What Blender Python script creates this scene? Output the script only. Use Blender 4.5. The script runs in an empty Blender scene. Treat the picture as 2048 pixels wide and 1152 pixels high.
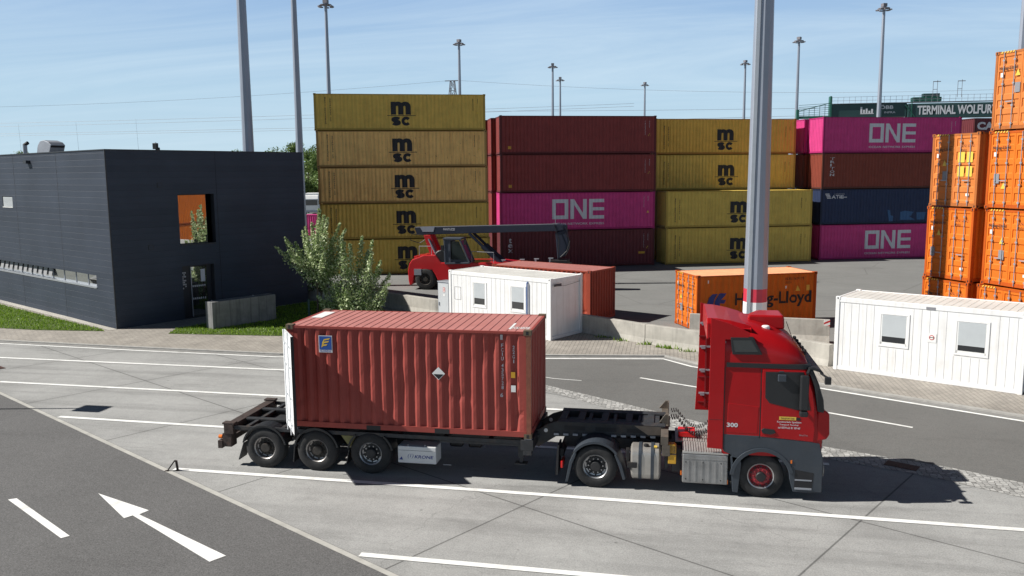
import bpy, bmesh, math, random
from mathutils import Vector, Matrix
random.seed(7)
R = math.radians
S = bpy.context.scene
COL = S.collection
# ------------------------------------------------------------ camera
cam_d = bpy.data.cameras.new('camera'); cam = bpy.data.objects.new('camera', cam_d); COL.objects.link(cam)
YAW, PITCH, ROLL = -0.18459, 0.13523, -0.00764
cy_, sy_ = math.cos(YAW), math.sin(YAW)
right = Vector((cy_, -sy_, 0)); f0 = Vector((sy_, cy_, 0)); u0 = Vector((0, 0, 1))
fw = f0*math.cos(PITCH) - u0*math.sin(PITCH); up = u0*math.cos(PITCH) + f0*math.sin(PITCH)
rr = right*math.cos(ROLL) + up*math.sin(ROLL); uu = up*math.cos(ROLL) - right*math.sin(ROLL)
cam.matrix_world = Matrix(((rr.x, uu.x, -fw.x, 9.143), (rr.y, uu.y, -fw.y, -18.857), (rr.z, uu.z, -fw.z, 7.293), (0, 0, 0, 1)))
cam_d.sensor_width = 36; cam_d.lens = 1682.34/2048*36
cam_d.clip_start = 0.5; cam_d.clip_end = 6000
S.camera = cam
# ------------------------------------------------------------ light
AZ, EL = R(11.0), R(41.3)
trav = Vector((math.cos(AZ)*math.cos(EL), math.sin(AZ)*math.cos(EL), -math.sin(EL)))
sun_d = bpy.data.lights.new('sun', 'SUN'); sun = bpy.data.objects.new('sun', sun_d); COL.objects.link(sun)
sun_d.energy = 5.0; sun_d.angle = R(0.5); sun_d.color = (1.0, 0.965, 0.90)
sun.rotation_euler = trav.to_track_quat('-Z', 'Y').to_euler()
W = bpy.data.worlds.new('World'); S.world = W; W.use_nodes = True
nt = W.node_tree; nt.nodes.clear()
def N(t, **k):
    n = nt.nodes.new(t)
    for a, b in k.items(): setattr(n, a, b)
    return n
sky = N('ShaderNodeTexSky', sky_type='NISHITA', sun_disc=False, sun_elevation=EL, sun_rotation=math.atan2(-trav.x, -trav.y), altitude=100, air_density=1.0, dust_density=0.25, ozone_density=3.0)
tc = N('ShaderNodeTexCoord'); sx = N('ShaderNodeSeparateXYZ'); nt.links.new(tc.outputs['Generated'], sx.inputs[0])
zz = N('ShaderNodeMath', operation='ADD'); zz.inputs[1].default_value = 0.12; nt.links.new(sx.outputs['Z'], zz.inputs[0])
dx = N('ShaderNodeMath', operation='DIVIDE'); nt.links.new(sx.outputs['X'], dx.inputs[0]); nt.links.new(zz.outputs[0], dx.inputs[1])
dy = N('ShaderNodeMath', operation='DIVIDE'); nt.links.new(sx.outputs['Y'], dy.inputs[0]); nt.links.new(zz.outputs[0], dy.inputs[1])
cb = N('ShaderNodeCombineXYZ'); nt.links.new(dx.outputs[0], cb.inputs[0]); nt.links.new(dy.outputs[0], cb.inputs[1])
mp = N('ShaderNodeMapping'); mp.inputs['Rotation'].default_value = (0, 0, R(25)); mp.inputs['Scale'].default_value = (0.35, 1.1, 1); nt.links.new(cb.outputs[0], mp.inputs[0])
ns = N('ShaderNodeTexNoise'); ns.inputs['Scale'].default_value = 0.9; ns.inputs['Detail'].default_value = 11; ns.inputs['Roughness'].default_value = 0.66; ns.inputs['Distortion'].default_value = 0.9
nt.links.new(mp.outputs[0], ns.inputs['Vector'])
def ramp(src, els):
    r_ = N('ShaderNodeValToRGB'); e = r_.color_ramp.elements
    while len(e) < len(els): e.new(.5)
    for q, (p_, c_) in zip(e, els): q.position = p_; q.color = (*c_, 1)
    nt.links.new(src, r_.inputs[0]); return r_.outputs[0]
def mixc(f, a, b_):
    m_ = N('ShaderNodeMixRGB')
    for i_, v_ in enumerate((f, a, b_)):
        if hasattr(v_, 'links'): nt.links.new(v_, m_.inputs[i_])
        else: m_.inputs[i_].default_value = v_
    return m_.outputs[0]
K_ = 16.
haze = ramp(sx.outputs['Z'], [(0, (8.2/K_, 10.6/K_, 12.0/K_)), (.09, (6.9/K_, 9.7/K_, 12.0/K_)), (.22, (4.5/K_, 7.1/K_, 11.3/K_)), (.5, (3./K_, 5.2/K_, 9.5/K_))])
hz = N('ShaderNodeVectorMath', operation='SCALE'); hz.inputs['Scale'].default_value = K_; nt.links.new(haze, hz.inputs[0])
hf = ramp(sx.outputs['Z'], [(0, (1,1,1)), (.21, (.95,.95,.95)), (.31, (.2,.2,.2)), (.42, (0,0,0))])
sk = N('ShaderNodeVectorMath', operation='SCALE'); sk.inputs['Scale'].default_value = .34; nt.links.new(sky.outputs[0], sk.inputs[0])
base = mixc(hf, sk.outputs[0], hz.outputs[0])
cl = ramp(ns.outputs[0], [(.42, (0,0,0)), (.85, (.72,.72,.72))])
cf = ramp(sx.outputs['Z'], [(0, (.5,.5,.5)), (.1, (1,1,1)), (.24, (.9,.9,.9)), (.36, (.25,.25,.25)), (.6, (0,0,0))])
cm = N('ShaderNodeMixRGB', blend_type='MULTIPLY'); cm.inputs[0].default_value = 1; nt.links.new(cl, cm.inputs[1]); nt.links.new(cf, cm.inputs[2])
fin = mixc(cm.outputs[0], base, (10.0, 12.2, 13.8, 1))
bg = N('ShaderNodeBackground'); bg.inputs['Strength'].default_value = 0.05; nt.links.new(fin, bg.inputs[0])
wo = N('ShaderNodeOutputWorld'); nt.links.new(bg.outputs[0], wo.inputs[0])
S.view_settings.view_transform = 'Standard'; S.view_settings.look = 'None'; S.view_settings.exposure = 0.48; S.view_settings.gamma = 1
S.render.engine = 'CYCLES'

# ------------------------------------------------------------ helpers
class MB:
    def __init__(s): s.v = []; s.f = []; s.m = []; s.cur = 0
    def add(s, vs, fs, mi=None):
        b = len(s.v); s.v += [tuple(v) for v in vs]
        for f in fs: s.f.append(tuple(b+i for i in f)); s.m.append(s.cur if mi is None else mi)
        return s
    def box(s, x0, x1, y0, y1, z0, z1, mi=None):
        return s.add([(x0,y0,z0),(x1,y0,z0),(x1,y1,z0),(x0,y1,z0),(x0,y0,z1),(x1,y0,z1),(x1,y1,z1),(x0,y1,z1)],
                     [(0,3,2,1),(4,5,6,7),(0,1,5,4),(1,2,6,5),(2,3,7,6),(3,0,4,7)], mi)
    def bar(s, a, b, w, h, mi=None, upv=(0,0,1)):
        a = Vector(a); b = Vector(b); d = (b-a).normalized(); u = Vector(upv)
        if abs(d.dot(u)) > .98: u = Vector((0,1,0))
        r = d.cross(u).normalized(); u = r.cross(d)
        vs = []
        for p in (a, b):
            for i, j in ((-1,-1),(1,-1),(1,1),(-1,1)): vs.append(p + r*(w/2*i) + u*(h/2*j))
        return s.add(vs, [(0,3,2,1),(4,5,6,7),(0,1,5,4),(1,2,6,5),(2,3,7,6),(3,0,4,7)], mi)
    def tube(s, pts, r, n=8, mi=None, cap=True):
        pts = [Vector(p) for p in pts]; rs = r if isinstance(r, (list, tuple)) else [r]*len(pts)
        vs = []; ref = None
        for i, p in enumerate(pts):
            d = (pts[min(i+1, len(pts)-1)] - pts[max(i-1, 0)]).normalized()
            if ref is None:
                ref = Vector((0,0,1)) if abs(d.z) < .9 else Vector((1,0,0))
            a = d.cross(ref).normalized(); b = a.cross(d); ref = b
            for k in range(n):
                t = 2*math.pi*k/n; vs.append(p + (a*math.cos(t) + b*math.sin(t))*rs[i])
        fs = [(i*n+k, i*n+(k+1) % n, (i+1)*n+(k+1) % n, (i+1)*n+k) for i in range(len(pts)-1) for k in range(n)]
        if cap: fs += [tuple(range(n-1, -1, -1)), tuple((len(pts)-1)*n+k for k in range(n))]
        return s.add(vs, fs, mi)
    def lathe(s, prof, n=32, axis='y', c=(0,0,0), mi=None, cap=True):   # prof: (r, h)
        vs = []
        for r, h in prof:
            for k in range(n):
                t = 2*math.pi*k/n; a, b = r*math.cos(t), r*math.sin(t)
                p = {'y': (a, h, b), 'z': (a, b, h), 'x': (h, a, b)}[axis]
                vs.append((p[0]+c[0], p[1]+c[1], p[2]+c[2]))
        fs = [(i*n+k, i*n+(k+1) % n, (i+1)*n+(k+1) % n, (i+1)*n+k) for i in range(len(prof)-1) for k in range(n)]
        if cap and prof[0][0] > 1e-5: fs.append(tuple(range(n-1, -1, -1)))
        if cap and prof[-1][0] > 1e-5: fs.append(tuple((len(prof)-1)*n+k for k in range(n)))
        return s.add(vs, fs, mi)
    def prism(s, poly, y0, y1, mi=None, plane='xz'):
        n = len(poly)
        if plane == 'xz': vs = [(a, y0, b) for a, b in poly] + [(a, y1, b) for a, b in poly]
        elif plane == 'xy': vs = [(a, b, y0) for a, b in poly] + [(a, b, y1) for a, b in poly]
        else: vs = [(y0, a, b) for a, b in poly] + [(y1, a, b) for a, b in poly]
        return s.add(vs, [tuple(range(n)), tuple(range(2*n-1, n-1, -1))] + [(i, i+n, (i+1) % n+n, (i+1) % n) for i in range(n)], mi)
    def sheet(s, poly, z, mi=None): return s.add([(a, b, z) for a, b in poly], [tuple(range(len(poly)))], mi)
    def loft(s, rings, mi=None, caps=True):
        n = len(rings[0]); vs = [v for r in rings for v in r]
        fs = [(i*n+k, i*n+(k+1) % n, (i+1)*n+(k+1) % n, (i+1)*n+k) for i in range(len(rings)-1) for k in range(n)]
        if caps: fs += [tuple(range(n-1, -1, -1)), tuple((len(rings)-1)*n+k for k in range(n))]
        return s.add(vs, fs, mi)
    def build(s, name, mats, parent=None, loc=(0,0,0), rz=0, bevel=0, smooth=False, seg=2, fix=True):
        me = bpy.data.meshes.new(name); me.from_pydata(s.v, [], s.f)
        if not isinstance(mats, (list, tuple)): mats = [mats]
        for m in mats: me.materials.append(m)
        for p, mi in zip(me.polygons, s.m): p.material_index = min(mi, len(mats)-1)
        if fix:
            bm = bmesh.new(); bm.from_mesh(me); bmesh.ops.recalc_face_normals(bm, faces=bm.faces); bm.to_mesh(me); bm.free()
        if smooth:
            for p in me.polygons: p.use_smooth = True
            me.set_sharp_from_angle(angle=R(35))
        o = bpy.data.objects.new(name, me); COL.objects.link(o); o.location = loc; o.rotation_euler = (0, 0, rz)
        if parent: o.parent = parent
        if bevel:
            md = o.modifiers.new('bevel', 'BEVEL'); md.width = bevel; md.segments = seg; md.limit_method = 'ANGLE'; md.angle_limit = R(40)
        return o
def tag(o, label=None, cat=None, group=None, kind=None):
    if label: o['label'] = label
    if cat: o['category'] = cat
    if group: o['group'] = group
    if kind: o['kind'] = kind
    return o
def thing(name, label, cat, loc=(0,0,0), rz=0, group=None):
    o = bpy.data.objects.new(name, None); o.empty_display_size = .2; COL.objects.link(o); o.location = loc; o.rotation_euler = (0, 0, rz)
    return tag(o, label, cat, group)
def kids(o): return [c for c in ALLKIDS.get(o.name, [])]
def copy_tree(o, parent=None):
    c = o.copy(); COL.objects.link(c)
    if parent: c.parent = parent
    for ch in [x for x in o.children]:
        copy_tree(ch, c)
    return c
# ------------------------------------------------------------ materials
def mat(name, col, rough=.6, metal=0., var=.12, vscale=3., bump=0., bscale=20., rust=0., rustcol=(.09,.035,.015), dirt=0., dirtcol=(.05,.04,.03), spec=.5, streak=0., coat=0.):
    m = bpy.data.materials.new(name); m.use_nodes = True; t = m.node_tree; b = t.nodes['Principled BSDF']
    n = t.nodes.new; L = t.links.new
    b.inputs['Roughness'].default_value = rough; b.inputs['Metallic'].default_value = metal; b.inputs['Specular IOR Level'].default_value = spec
    if coat: b.inputs['Coat Weight'].default_value = coat; b.inputs['Coat Roughness'].default_value = .08
    tc = n('ShaderNodeTexCoord'); src = tc.outputs['Object']
    no = n('ShaderNodeTexNoise'); no.inputs['Scale'].default_value = vscale; no.inputs['Detail'].default_value = 6; no.inputs['Roughness'].default_value = .6; L(src, no.inputs['Vector'])
    mr = n('ShaderNodeMapRange'); mr.inputs[1].default_value = .3; mr.inputs[2].default_value = .7; mr.inputs[3].default_value = 1-var; mr.inputs[4].default_value = 1+var; L(no.outputs[0], mr.inputs[0])
    vm = n('ShaderNodeVectorMath'); vm.operation = 'SCALE'; vm.inputs[0].default_value = col; L(mr.outputs[0], vm.inputs['Scale'])
    out = vm.outputs[0]
    def over(out, fac, c):
        x = n('ShaderNodeMixRGB'); L(fac, x.inputs[0]); L(out, x.inputs[1]); x.inputs[2].default_value = (*c, 1); return x.outputs[0]
    if streak:
        mpp = n('ShaderNodeMapping'); mpp.inputs['Scale'].default_value = (6, 6, .35); L(src, mpp.inputs[0])
        n2 = n('ShaderNodeTexNoise'); n2.inputs['Scale'].default_value = 1.5; n2.inputs['Detail'].default_value = 5; L(mpp.outputs[0], n2.inputs['Vector'])
        m2 = n('ShaderNodeMapRange'); m2.inputs[1].default_value = .5; m2.inputs[2].default_value = .75; m2.inputs[3].default_value = 0; m2.inputs[4].default_value = streak; L(n2.outputs[0], m2.inputs[0])
        out = over(out, m2.outputs[0], dirtcol)
    if dirt:
        n3 = n('ShaderNodeTexNoise'); n3.inputs['Scale'].default_value = vscale*.6; n3.inputs['Detail'].default_value = 8; n3.inputs['Roughness'].default_value = .7
        L(src, n3.inputs['Vector']); m3 = n('ShaderNodeMapRange'); m3.inputs[1].default_value = .5; m3.inputs[2].default_value = .72; m3.inputs[3].default_value = 0; m3.inputs[4].default_value = dirt; L(n3.outputs[0], m3.inputs[0])
        out = over(out, m3.outputs[0], dirtcol)
    if rust:
        n4 = n('ShaderNodeTexNoise'); n4.inputs['Scale'].default_value = 5; n4.inputs['Detail'].default_value = 9; n4.inputs['Roughness'].default_value = .75; L(src, n4.inputs['Vector'])
        m4 = n('ShaderNodeMapRange'); m4.inputs[1].default_value = .72-rust*.25; m4.inputs[2].default_value = .78-rust*.2; m4.inputs[3].default_value = 0; m4.inputs[4].default_value = .85; L(n4.outputs[0], m4.inputs[0])
        out = over(out, m4.outputs[0], rustcol)
    L(out, b.inputs['Base Color'])
    if bump:
        nb = n('ShaderNodeTexNoise'); nb.inputs['Scale'].default_value = bscale; nb.inputs['Detail'].default_value = 6; L(src, nb.inputs['Vector'])
        bu = n('ShaderNodeBump'); bu.inputs['Strength'].default_value = bump; bu.inputs['Distance'].default_value = .02; L(nb.outputs[0], bu.inputs['Height']); L(bu.outputs[0], b.inputs['Normal'])
    return m
def plain(name, col, rough=.5, metal=0., spec=.5): return mat(name, col, rough, metal, var=.05, spec=spec)
def glass(name, col=(.012,.014,.018), refl=.25):
    m = bpy.data.materials.new(name); m.use_nodes = True; t = m.node_tree; b = t.nodes['Principled BSDF']
    b.inputs['Base Color'].default_value = (*col, 1); b.inputs['Roughness'].default_value = .3
    g = t.nodes.new('ShaderNodeBsdfGlossy'); g.inputs['Roughness'].default_value = .015; g.inputs['Color'].default_value = (.9,.93,.95,1)
    f = t.nodes.new('ShaderNodeFresnel'); f.inputs[0].default_value = 1.45
    a = t.nodes.new('ShaderNodeMath'); a.operation = 'ADD'; a.use_clamp = True; a.inputs[1].default_value = refl; t.links.new(f.outputs[0], a.inputs[0])
    tcn = t.nodes.new('ShaderNodeTexCoord'); nn = t.nodes.new('ShaderNodeTexNoise'); nn.inputs['Scale'].default_value = .7; t.links.new(tcn.outputs['Object'], nn.inputs['Vector'])
    bp = t.nodes.new('ShaderNodeBump'); bp.inputs['Strength'].default_value = .15; bp.inputs['Distance'].default_value = .01; t.links.new(nn.outputs[0], bp.inputs['Height']); t.links.new(bp.outputs[0], g.inputs['Normal'])
    x = t.nodes.new('ShaderNodeMixShader'); t.links.new(a.outputs[0], x.inputs[0]); t.links.new(b.outputs[0], x.inputs[1]); t.links.new(g.outputs[0], x.inputs[2])
    t.links.new(x.outputs[0], t.nodes['Material Output'].inputs[0]); return m
M = {}
M['steel_black'] = mat('black_steel', (.018,.018,.02), .55, .2, .3, 4, dirt=.5, dirtcol=(.05,.035,.025))
M['chassis'] = mat('chassis_paint', (.03,.032,.036), .6, .1, .3, 5, dirt=.6, dirtcol=(.10,.07,.05), rust=.2)
M['rusty'] = mat('rusty_steel', (.05,.034,.03), .8, .1, .35, 6, rust=.6, rustcol=(.11,.05,.03), bump=.4)
M['rubber'] = mat('rubber', (.022,.022,.023), .85, 0, .2, 8, dirt=.5, dirtcol=(.06,.058,.055), bump=.2, bscale=60)
M['alloy'] = mat('brushed_alloy', (.42,.42,.43), .38, .75, .12, 6, dirt=.4, dirtcol=(.12,.11,.10))
M['alu_box'] = mat('aluminium_plate', (.30,.30,.30), .45, .6, .15, 4, dirt=.35, dirtcol=(.1,.09,.08))
M['hub'] = mat('hub_iron', (.05,.045,.04), .7, .3, .3, 12, rust=.4)
M['red_paint'] = mat('red_truck_paint', (.36,.005,.008), .38, 0, .05, 2, coat=.15, spec=.25, dirt=.12, dirtcol=(.12,.03,.03))
M['red_matte'] = mat('red_inner_panel', (.22,.012,.016), .45, 0, .12, 3, dirt=.3)
M['grey_plastic'] = mat('grey_lower_panel', (.036,.046,.060), .5, 0, .1, 3, dirt=.3, dirtcol=(.08,.08,.08))
M['black_plastic'] = mat('black_plastic', (.015,.016,.018), .5, 0, .1, 5)
M['white'] = mat('white_paint', (.78,.78,.77), .5, 0, .04, 2, dirt=.12, dirtcol=(.4,.38,.35), streak=.12)
M['cabin_white'] = mat('cabin_white', (.79,.79,.79), .5, 0, .04, 1.5, dirt=.22, dirtcol=(.50,.47,.43), streak=.30)
M['cabin_roof'] = mat('cabin_roof', (.62,.61,.58), .6, 0, .08, 1.2, dirt=.45, dirtcol=(.38,.36,.33))
M['groove'] = plain('panel_groove', (.42,.42,.43), .7)
M['yellow'] = mat('yellow_plate', (.55,.30,.02), .5, 0, .1, 5, dirt=.3)
M['yellow_label'] = plain('yellow_label', (.70,.48,.07), .5)
M['black_ink'] = plain('black_ink', (.012,.012,.015), .6)
M['white_ink'] = plain('white_ink', (.62,.63,.66), .6)
M['grey_ink'] = plain('grey_label', (.22,.22,.24), .6)
M['blue_ink'] = plain('blue_ink', (.02,.04,.22), .5)
M['red_ink'] = plain('red_ink', (.5,.02,.02), .5)
M['orange_lens'] = plain('orange_lens', (.8,.18,.01), .3)
M['red_lens'] = plain('red_lens', (.55,.01,.01), .3)
M['glass'] = glass('dark_glass', refl=.06)
M['glass_cab'] = glass('cab_glass', col=(.020,.027,.028), refl=.08)
M['glass_bldg'] = glass('coated_glass', refl=.42)
M['blind'] = mat('grey_blind', (.45,.48,.50), .6, 0, .04, 2)
M['galv'] = mat('galvanised_steel', (.34,.36,.40), .5, .4, .1, 2, dirt=.2, dirtcol=(.2,.2,.2))
M['conc_wall'] = mat('cast_concrete', (.40,.38,.34), .85, 0, .15, 2, dirt=.5, dirtcol=(.2,.19,.17), streak=.4, bump=.2)
M['conc_dark'] = mat('weathered_concrete', (.20,.20,.20), .85, 0, .2, 2, streak=.75, dirtcol=(.07,.07,.07), dirt=.35, bump=.3)
M['cladding'] = None
M['lane_white'] = mat('lane_paint', (.82,.82,.80), .6, 0, .08, 3, dirt=.65, dirtcol=(.42,.41,.39), rust=.22, rustcol=(.30,.295,.28))
M['kerb'] = mat('kerb_stone', (.36,.35,.33), .8, 0, .15, 4, dirt=.5, dirtcol=(.2,.19,.17), bump=.3)
M['navy_paint'] = mat('navy_crane_paint', (.011,.017,.036), .55, 0, .12, 2)
M['green_paint'] = mat('green_girder', (.015,.10,.07), .5, 0, .15, 1)
M['green_dark'] = mat('dark_green_girder', (.018,.055,.055), .5, 0, .15, 1)
M['bark'] = mat('bark', (.10,.08,.06), .9, 0, .3, 8, bump=.6)
def leafmat(name, c, c2, tr=.25):
    m = bpy.data.materials.new(name); m.use_nodes = True; t = m.node_tree; b = t.nodes['Principled BSDF']; b.inputs['Roughness'].default_value = .5
    g = t.nodes.new('ShaderNodeNewGeometry'); r = t.nodes.new('ShaderNodeValToRGB'); r.color_ramp.elements[0].color = (*c, 1); r.color_ramp.elements[1].color = (*c2, 1)
    t.links.new(g.outputs['Random Per Island'], r.inputs[0]); t.links.new(r.outputs[0], b.inputs['Base Color'])
    d = t.nodes.new('ShaderNodeBsdfTranslucent'); t.links.new(r.outputs[0], d.inputs[0]); x = t.nodes.new('ShaderNodeMixShader'); x.inputs[0].default_value = tr
    t.links.new(b.outputs[0], x.inputs[1]); t.links.new(d.outputs[0], x.inputs[2]); t.links.new(x.outputs[0], t.nodes['Material Output'].inputs[0]); return m
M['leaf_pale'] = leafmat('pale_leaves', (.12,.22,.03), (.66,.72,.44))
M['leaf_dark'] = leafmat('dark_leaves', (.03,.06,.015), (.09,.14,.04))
M['leaf_far'] = leafmat('far_leaves', (.08,.14,.03), (.24,.33,.10))
M['grass_blade'] = leafmat('grass_blades', (.10,.21,.01), (.29,.43,.04), .3)
# ground materials ---------------------------------------------------
def ground_mat(name, col, speck=0., joints=False, noise=.1, stains=0., rough=.85, speckscale=60, patch=0.):
    m = bpy.data.materials.new(name); m.use_nodes = True; t = m.node_tree; b = t.nodes['Principled BSDF']; b.inputs['Roughness'].default_value = rough; b.inputs['Specular IOR Level'].default_value = .3
    n = t.nodes.new; L = t.links.new; src = n('ShaderNodeTexCoord').outputs['Object']
    def noise_(sc, det=6, ro=.6, v=src):
        q = n('ShaderNodeTexNoise'); q.inputs['Scale'].default_value = sc; q.inputs['Detail'].default_value = det; q.inputs['Roughness'].default_value = ro; L(v, q.inputs['Vector']); return q.outputs[0]
    def rng(v, a, b_, c, d):
        q = n('ShaderNodeMapRange'); q.inputs[1].default_value = a; q.inputs[2].default_value = b_; q.inputs[3].default_value = c; q.inputs[4].default_value = d; L(v, q.inputs[0]); return q.outputs[0]
    def mul(a, b_):
        q = n('ShaderNodeMath'); q.operation = 'MULTIPLY'; L(a, q.inputs[0])
        if isinstance(b_, float): q.inputs[1].default_value = b_
        else: L(b_, q.inputs[1])
        return q.outputs[0]
    f = rng(noise_(.35, 5), .3, .7, 1-noise, 1+noise)
    f = mul(f, rng(noise_(4., 8, .7), .3, .7, 1-noise*.6, 1+noise*.6))
    if speck: f = mul(f, rng(noise_(speckscale, 3, .8), .3, .7, 1-speck, 1+speck))
    if stains:
        mp_ = n('ShaderNodeMapping'); mp_.inputs['Rotation'].default_value = (0, 0, R(-2)); mp_.inputs['Scale'].default_value = (.22, 1.0, 1); L(src, mp_.inputs[0])
        f = mul(f, rng(noise_(1.1, 9, .7, mp_.outputs[0]), .55, .8, 1, 1-stains))
        f = mul(f, rng(noise_(2.3, 10, .8), .66, .74, 1, 1-stains*1.3))
    if joints:
        mq = n('ShaderNodeMapping'); mq.inputs['Rotation'].default_value = (0, 0, R(1.6)); mq.inputs['Scale'].default_value = (.05, 1.5, 1); L(src, mq.inputs[0])
        f = mul(f, rng(noise_(1.0, 4, .5, mq.outputs[0]), .48, .70, 1, .80))
        vo = n('ShaderNodeTexVoronoi'); vo.inputs['Scale'].default_value = 1.1; vo.inputs['Randomness'].default_value = 1; L(src, vo.inputs['Vector']); f = mul(f, rng(vo.outputs['Distance'], .02, .055, .55, 1.))
        wz = n('ShaderNodeVectorMath'); wz.operation = 'MULTIPLY_ADD'; nzc = n('ShaderNodeTexNoise'); nzc.inputs['Scale'].default_value = 1.2; nzc.inputs['Detail'].default_value = 6; L(src, nzc.inputs['Vector'])
        L(nzc.outputs['Color'], wz.inputs[0]); wz.inputs[1].default_value = (1.2,1.2,0); L(src, wz.inputs[2])
        vc = n('ShaderNodeTexVoronoi'); vc.feature = 'DISTANCE_TO_EDGE'; vc.inputs['Scale'].default_value = .13; L(wz.outputs[0], vc.inputs['Vector']); f = mul(f, rng(vc.outputs['Distance'], .0004, .0018, .84, 1.))
    if patch:
        vr = n('ShaderNodeTexVoronoi'); vr.inputs['Scale'].default_value = .16; mp2 = n('ShaderNodeMapping'); mp2.inputs['Rotation'].default_value = (0,0,R(30)); L(src, mp2.inputs[0]); L(mp2.outputs[0], vr.inputs['Vector'])
        vr.feature = 'DISTANCE_TO_EDGE'; f = mul(f, rng(vr.outputs['Distance'], 0, .01, 1-patch, 1))
    if joints:
        sp = n('ShaderNodeSeparateXYZ'); mp3 = n('ShaderNodeMapping'); mp3.vector_type = 'POINT'; mp3.inputs['Rotation'].default_value = (0, 0, R(30.7)); L(src, mp3.inputs[0]); L(mp3.outputs[0], sp.inputs[0])
        for ax, per, off, half in (('X', 5.95, -.05, .018), ('Y', 3.95, -2.0, .018)):
            a = n('ShaderNodeMath'); a.operation = 'SUBTRACT'; L(sp.outputs[ax], a.inputs[0]); a.inputs[1].default_value = off - per/2
            w = n('ShaderNodeMath'); w.operation = 'FLOORED_MODULO'; L(a.outputs[0], w.inputs[0]); w.inputs[1].default_value = per
            c = n('ShaderNodeMath'); c.operation = 'SUBTRACT'; L(w.outputs[0], c.inputs[0]); c.inputs[1].default_value = per/2
            d = n('ShaderNodeMath'); d.operation = 'ABSOLUTE'; L(c.outputs[0], d.inputs[0])
            f = mul(f, rng(d.outputs[0], half*.5, half*1.6, .42, 1.)); 
            f = mul(f, rng(d.outputs[0], 0, .5, .93, 1.))
    vm = n('ShaderNodeVectorMath'); vm.operation = 'SCALE'; vm.inputs[0].default_value = col; L(f, vm.inputs['Scale']); L(vm.outputs[0], b.inputs['Base Color'])
    bu = n('ShaderNodeBump'); bu.inputs['Strength'].default_value = .25; bu.inputs['Distance'].default_value = .01; L(noise_(speckscale*.7, 4), bu.inputs['Height']); L(bu.outputs[0], b.inputs['Normal'])
    return m
def brick_mat(name, c1, c2, mortar, w, h, rot, scale=1., msize=.008, bump=.5):
    m = bpy.data.materials.new(name); m.use_nodes = True; t = m.node_tree; b = t.nodes['Principled BSDF']; b.inputs['Roughness'].default_value = .85
    n = t.nodes.new; L = t.links.new; tc = n('ShaderNodeTexCoord'); mp_ = n('ShaderNodeMapping'); mp_.inputs['Rotation'].default_value = (0, 0, rot); L(tc.outputs['Object'], mp_.inputs[0])
    nz = n('ShaderNodeTexNoise'); nz.inputs['Scale'].default_value = 5; L(tc.outputs['Object'], nz.inputs['Vector'])
    br = n('ShaderNodeTexBrick'); br.inputs['Color1'].default_value = (*c1, 1); br.inputs['Color2'].default_value = (*c2, 1); br.inputs['Mortar'].default_value = (*mortar, 1)
    br.inputs['Scale'].default_value = scale; br.inputs['Mortar Size'].default_value = msize; br.inputs['Brick Width'].default_value = w; br.inputs['Row Height'].default_value = h
    L(mp_.outputs[0], br.inputs['Vector'])
    n2 = n('ShaderNodeTexNoise'); n2.inputs['Scale'].default_value = .8; n2.inputs['Detail'].default_value = 8; L(tc.outputs['Object'], n2.inputs['Vector'])
    mr = n('ShaderNodeMapRange'); mr.inputs[1].default_value = .3; mr.inputs[2].default_value = .7; mr.inputs[3].default_value = .82; mr.inputs[4].default_value = 1.12; L(n2.outputs[0], mr.inputs[0])
    vm = n('ShaderNodeVectorMath'); vm.operation = 'SCALE'; L(br.outputs[0], vm.inputs[0]); L(mr.outputs[0], vm.inputs['Scale']); L(vm.outputs[0], b.inputs['Base Color'])
    bu = n('ShaderNodeBump'); bu.invert = True; bu.inputs['Strength'].default_value = bump; bu.inputs['Distance'].default_value = .01; L(br.outputs['Fac'], bu.inputs['Height']); L(bu.outputs[0], b.inputs['Normal'])
    return m
def cobble_mat():
    m = bpy.data.materials.new('cobbles'); m.use_nodes = True; t = m.node_tree; b = t.nodes['Principled BSDF']; b.inputs['Roughness'].default_value = .8
    n = t.nodes.new; L = t.links.new; tc = n('ShaderNodeTexCoord')
    v = n('ShaderNodeTexVoronoi'); v.feature = 'DISTANCE_TO_EDGE'; v.inputs['Scale'].default_value = 7.5; v.inputs['Randomness'].default_value = .55; L(tc.outputs['Object'], v.inputs['Vector'])
    v2 = n('ShaderNodeTexVoronoi'); v2.inputs['Scale'].default_value = 7.5; v2.inputs['Randomness'].default_value = .55; L(tc.outputs['Object'], v2.inputs['Vector'])
    r = n('ShaderNodeValToRGB'); r.color_ramp.elements[0].position = .02; r.color_ramp.elements[0].color = (.15,.147,.14,1); r.color_ramp.elements[1].position = .09; r.color_ramp.elements[1].color = (.42,.415,.40,1); L(v.outputs[0], r.inputs[0])
    hs = n('ShaderNodeSeparateXYZ'); L(v2.outputs['Color'], hs.inputs[0]); mr = n('ShaderNodeMapRange'); mr.inputs[3].default_value = .6; mr.inputs[4].default_value = 1.15; L(hs.outputs[0], mr.inputs[0])
    vm = n('ShaderNodeVectorMath'); vm.operation = 'SCALE'; L(r.outputs[0], vm.inputs[0]); L(mr.outputs[0], vm.inputs['Scale']); L(vm.outputs[0], b.inputs['Base Color'])
    bu = n('ShaderNodeBump'); bu.inputs['Strength'].default_value = .8; bu.inputs['Distance'].default_value = .02; L(r.outputs[0], bu.inputs['Height']); L(bu.outputs[0], b.inputs['Normal']); return m
G_asph = ground_mat('asphalt_near', (.122,.120,.120), speck=.5, noise=.08, speckscale=35, stains=.22)
G_road = ground_mat('asphalt_road', (.142,.140,.135), speck=.3, noise=.08, speckscale=35, stains=.22)
G_yard = ground_mat('yard_asphalt', (.195,.196,.190), speck=.2, noise=.08, speckscale=20, stains=.15, patch=.25)
G_conc = ground_mat('lot_concrete', (.320,.319,.312), speck=.24, joints=True, noise=.13, stains=.42, speckscale=30)
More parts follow.
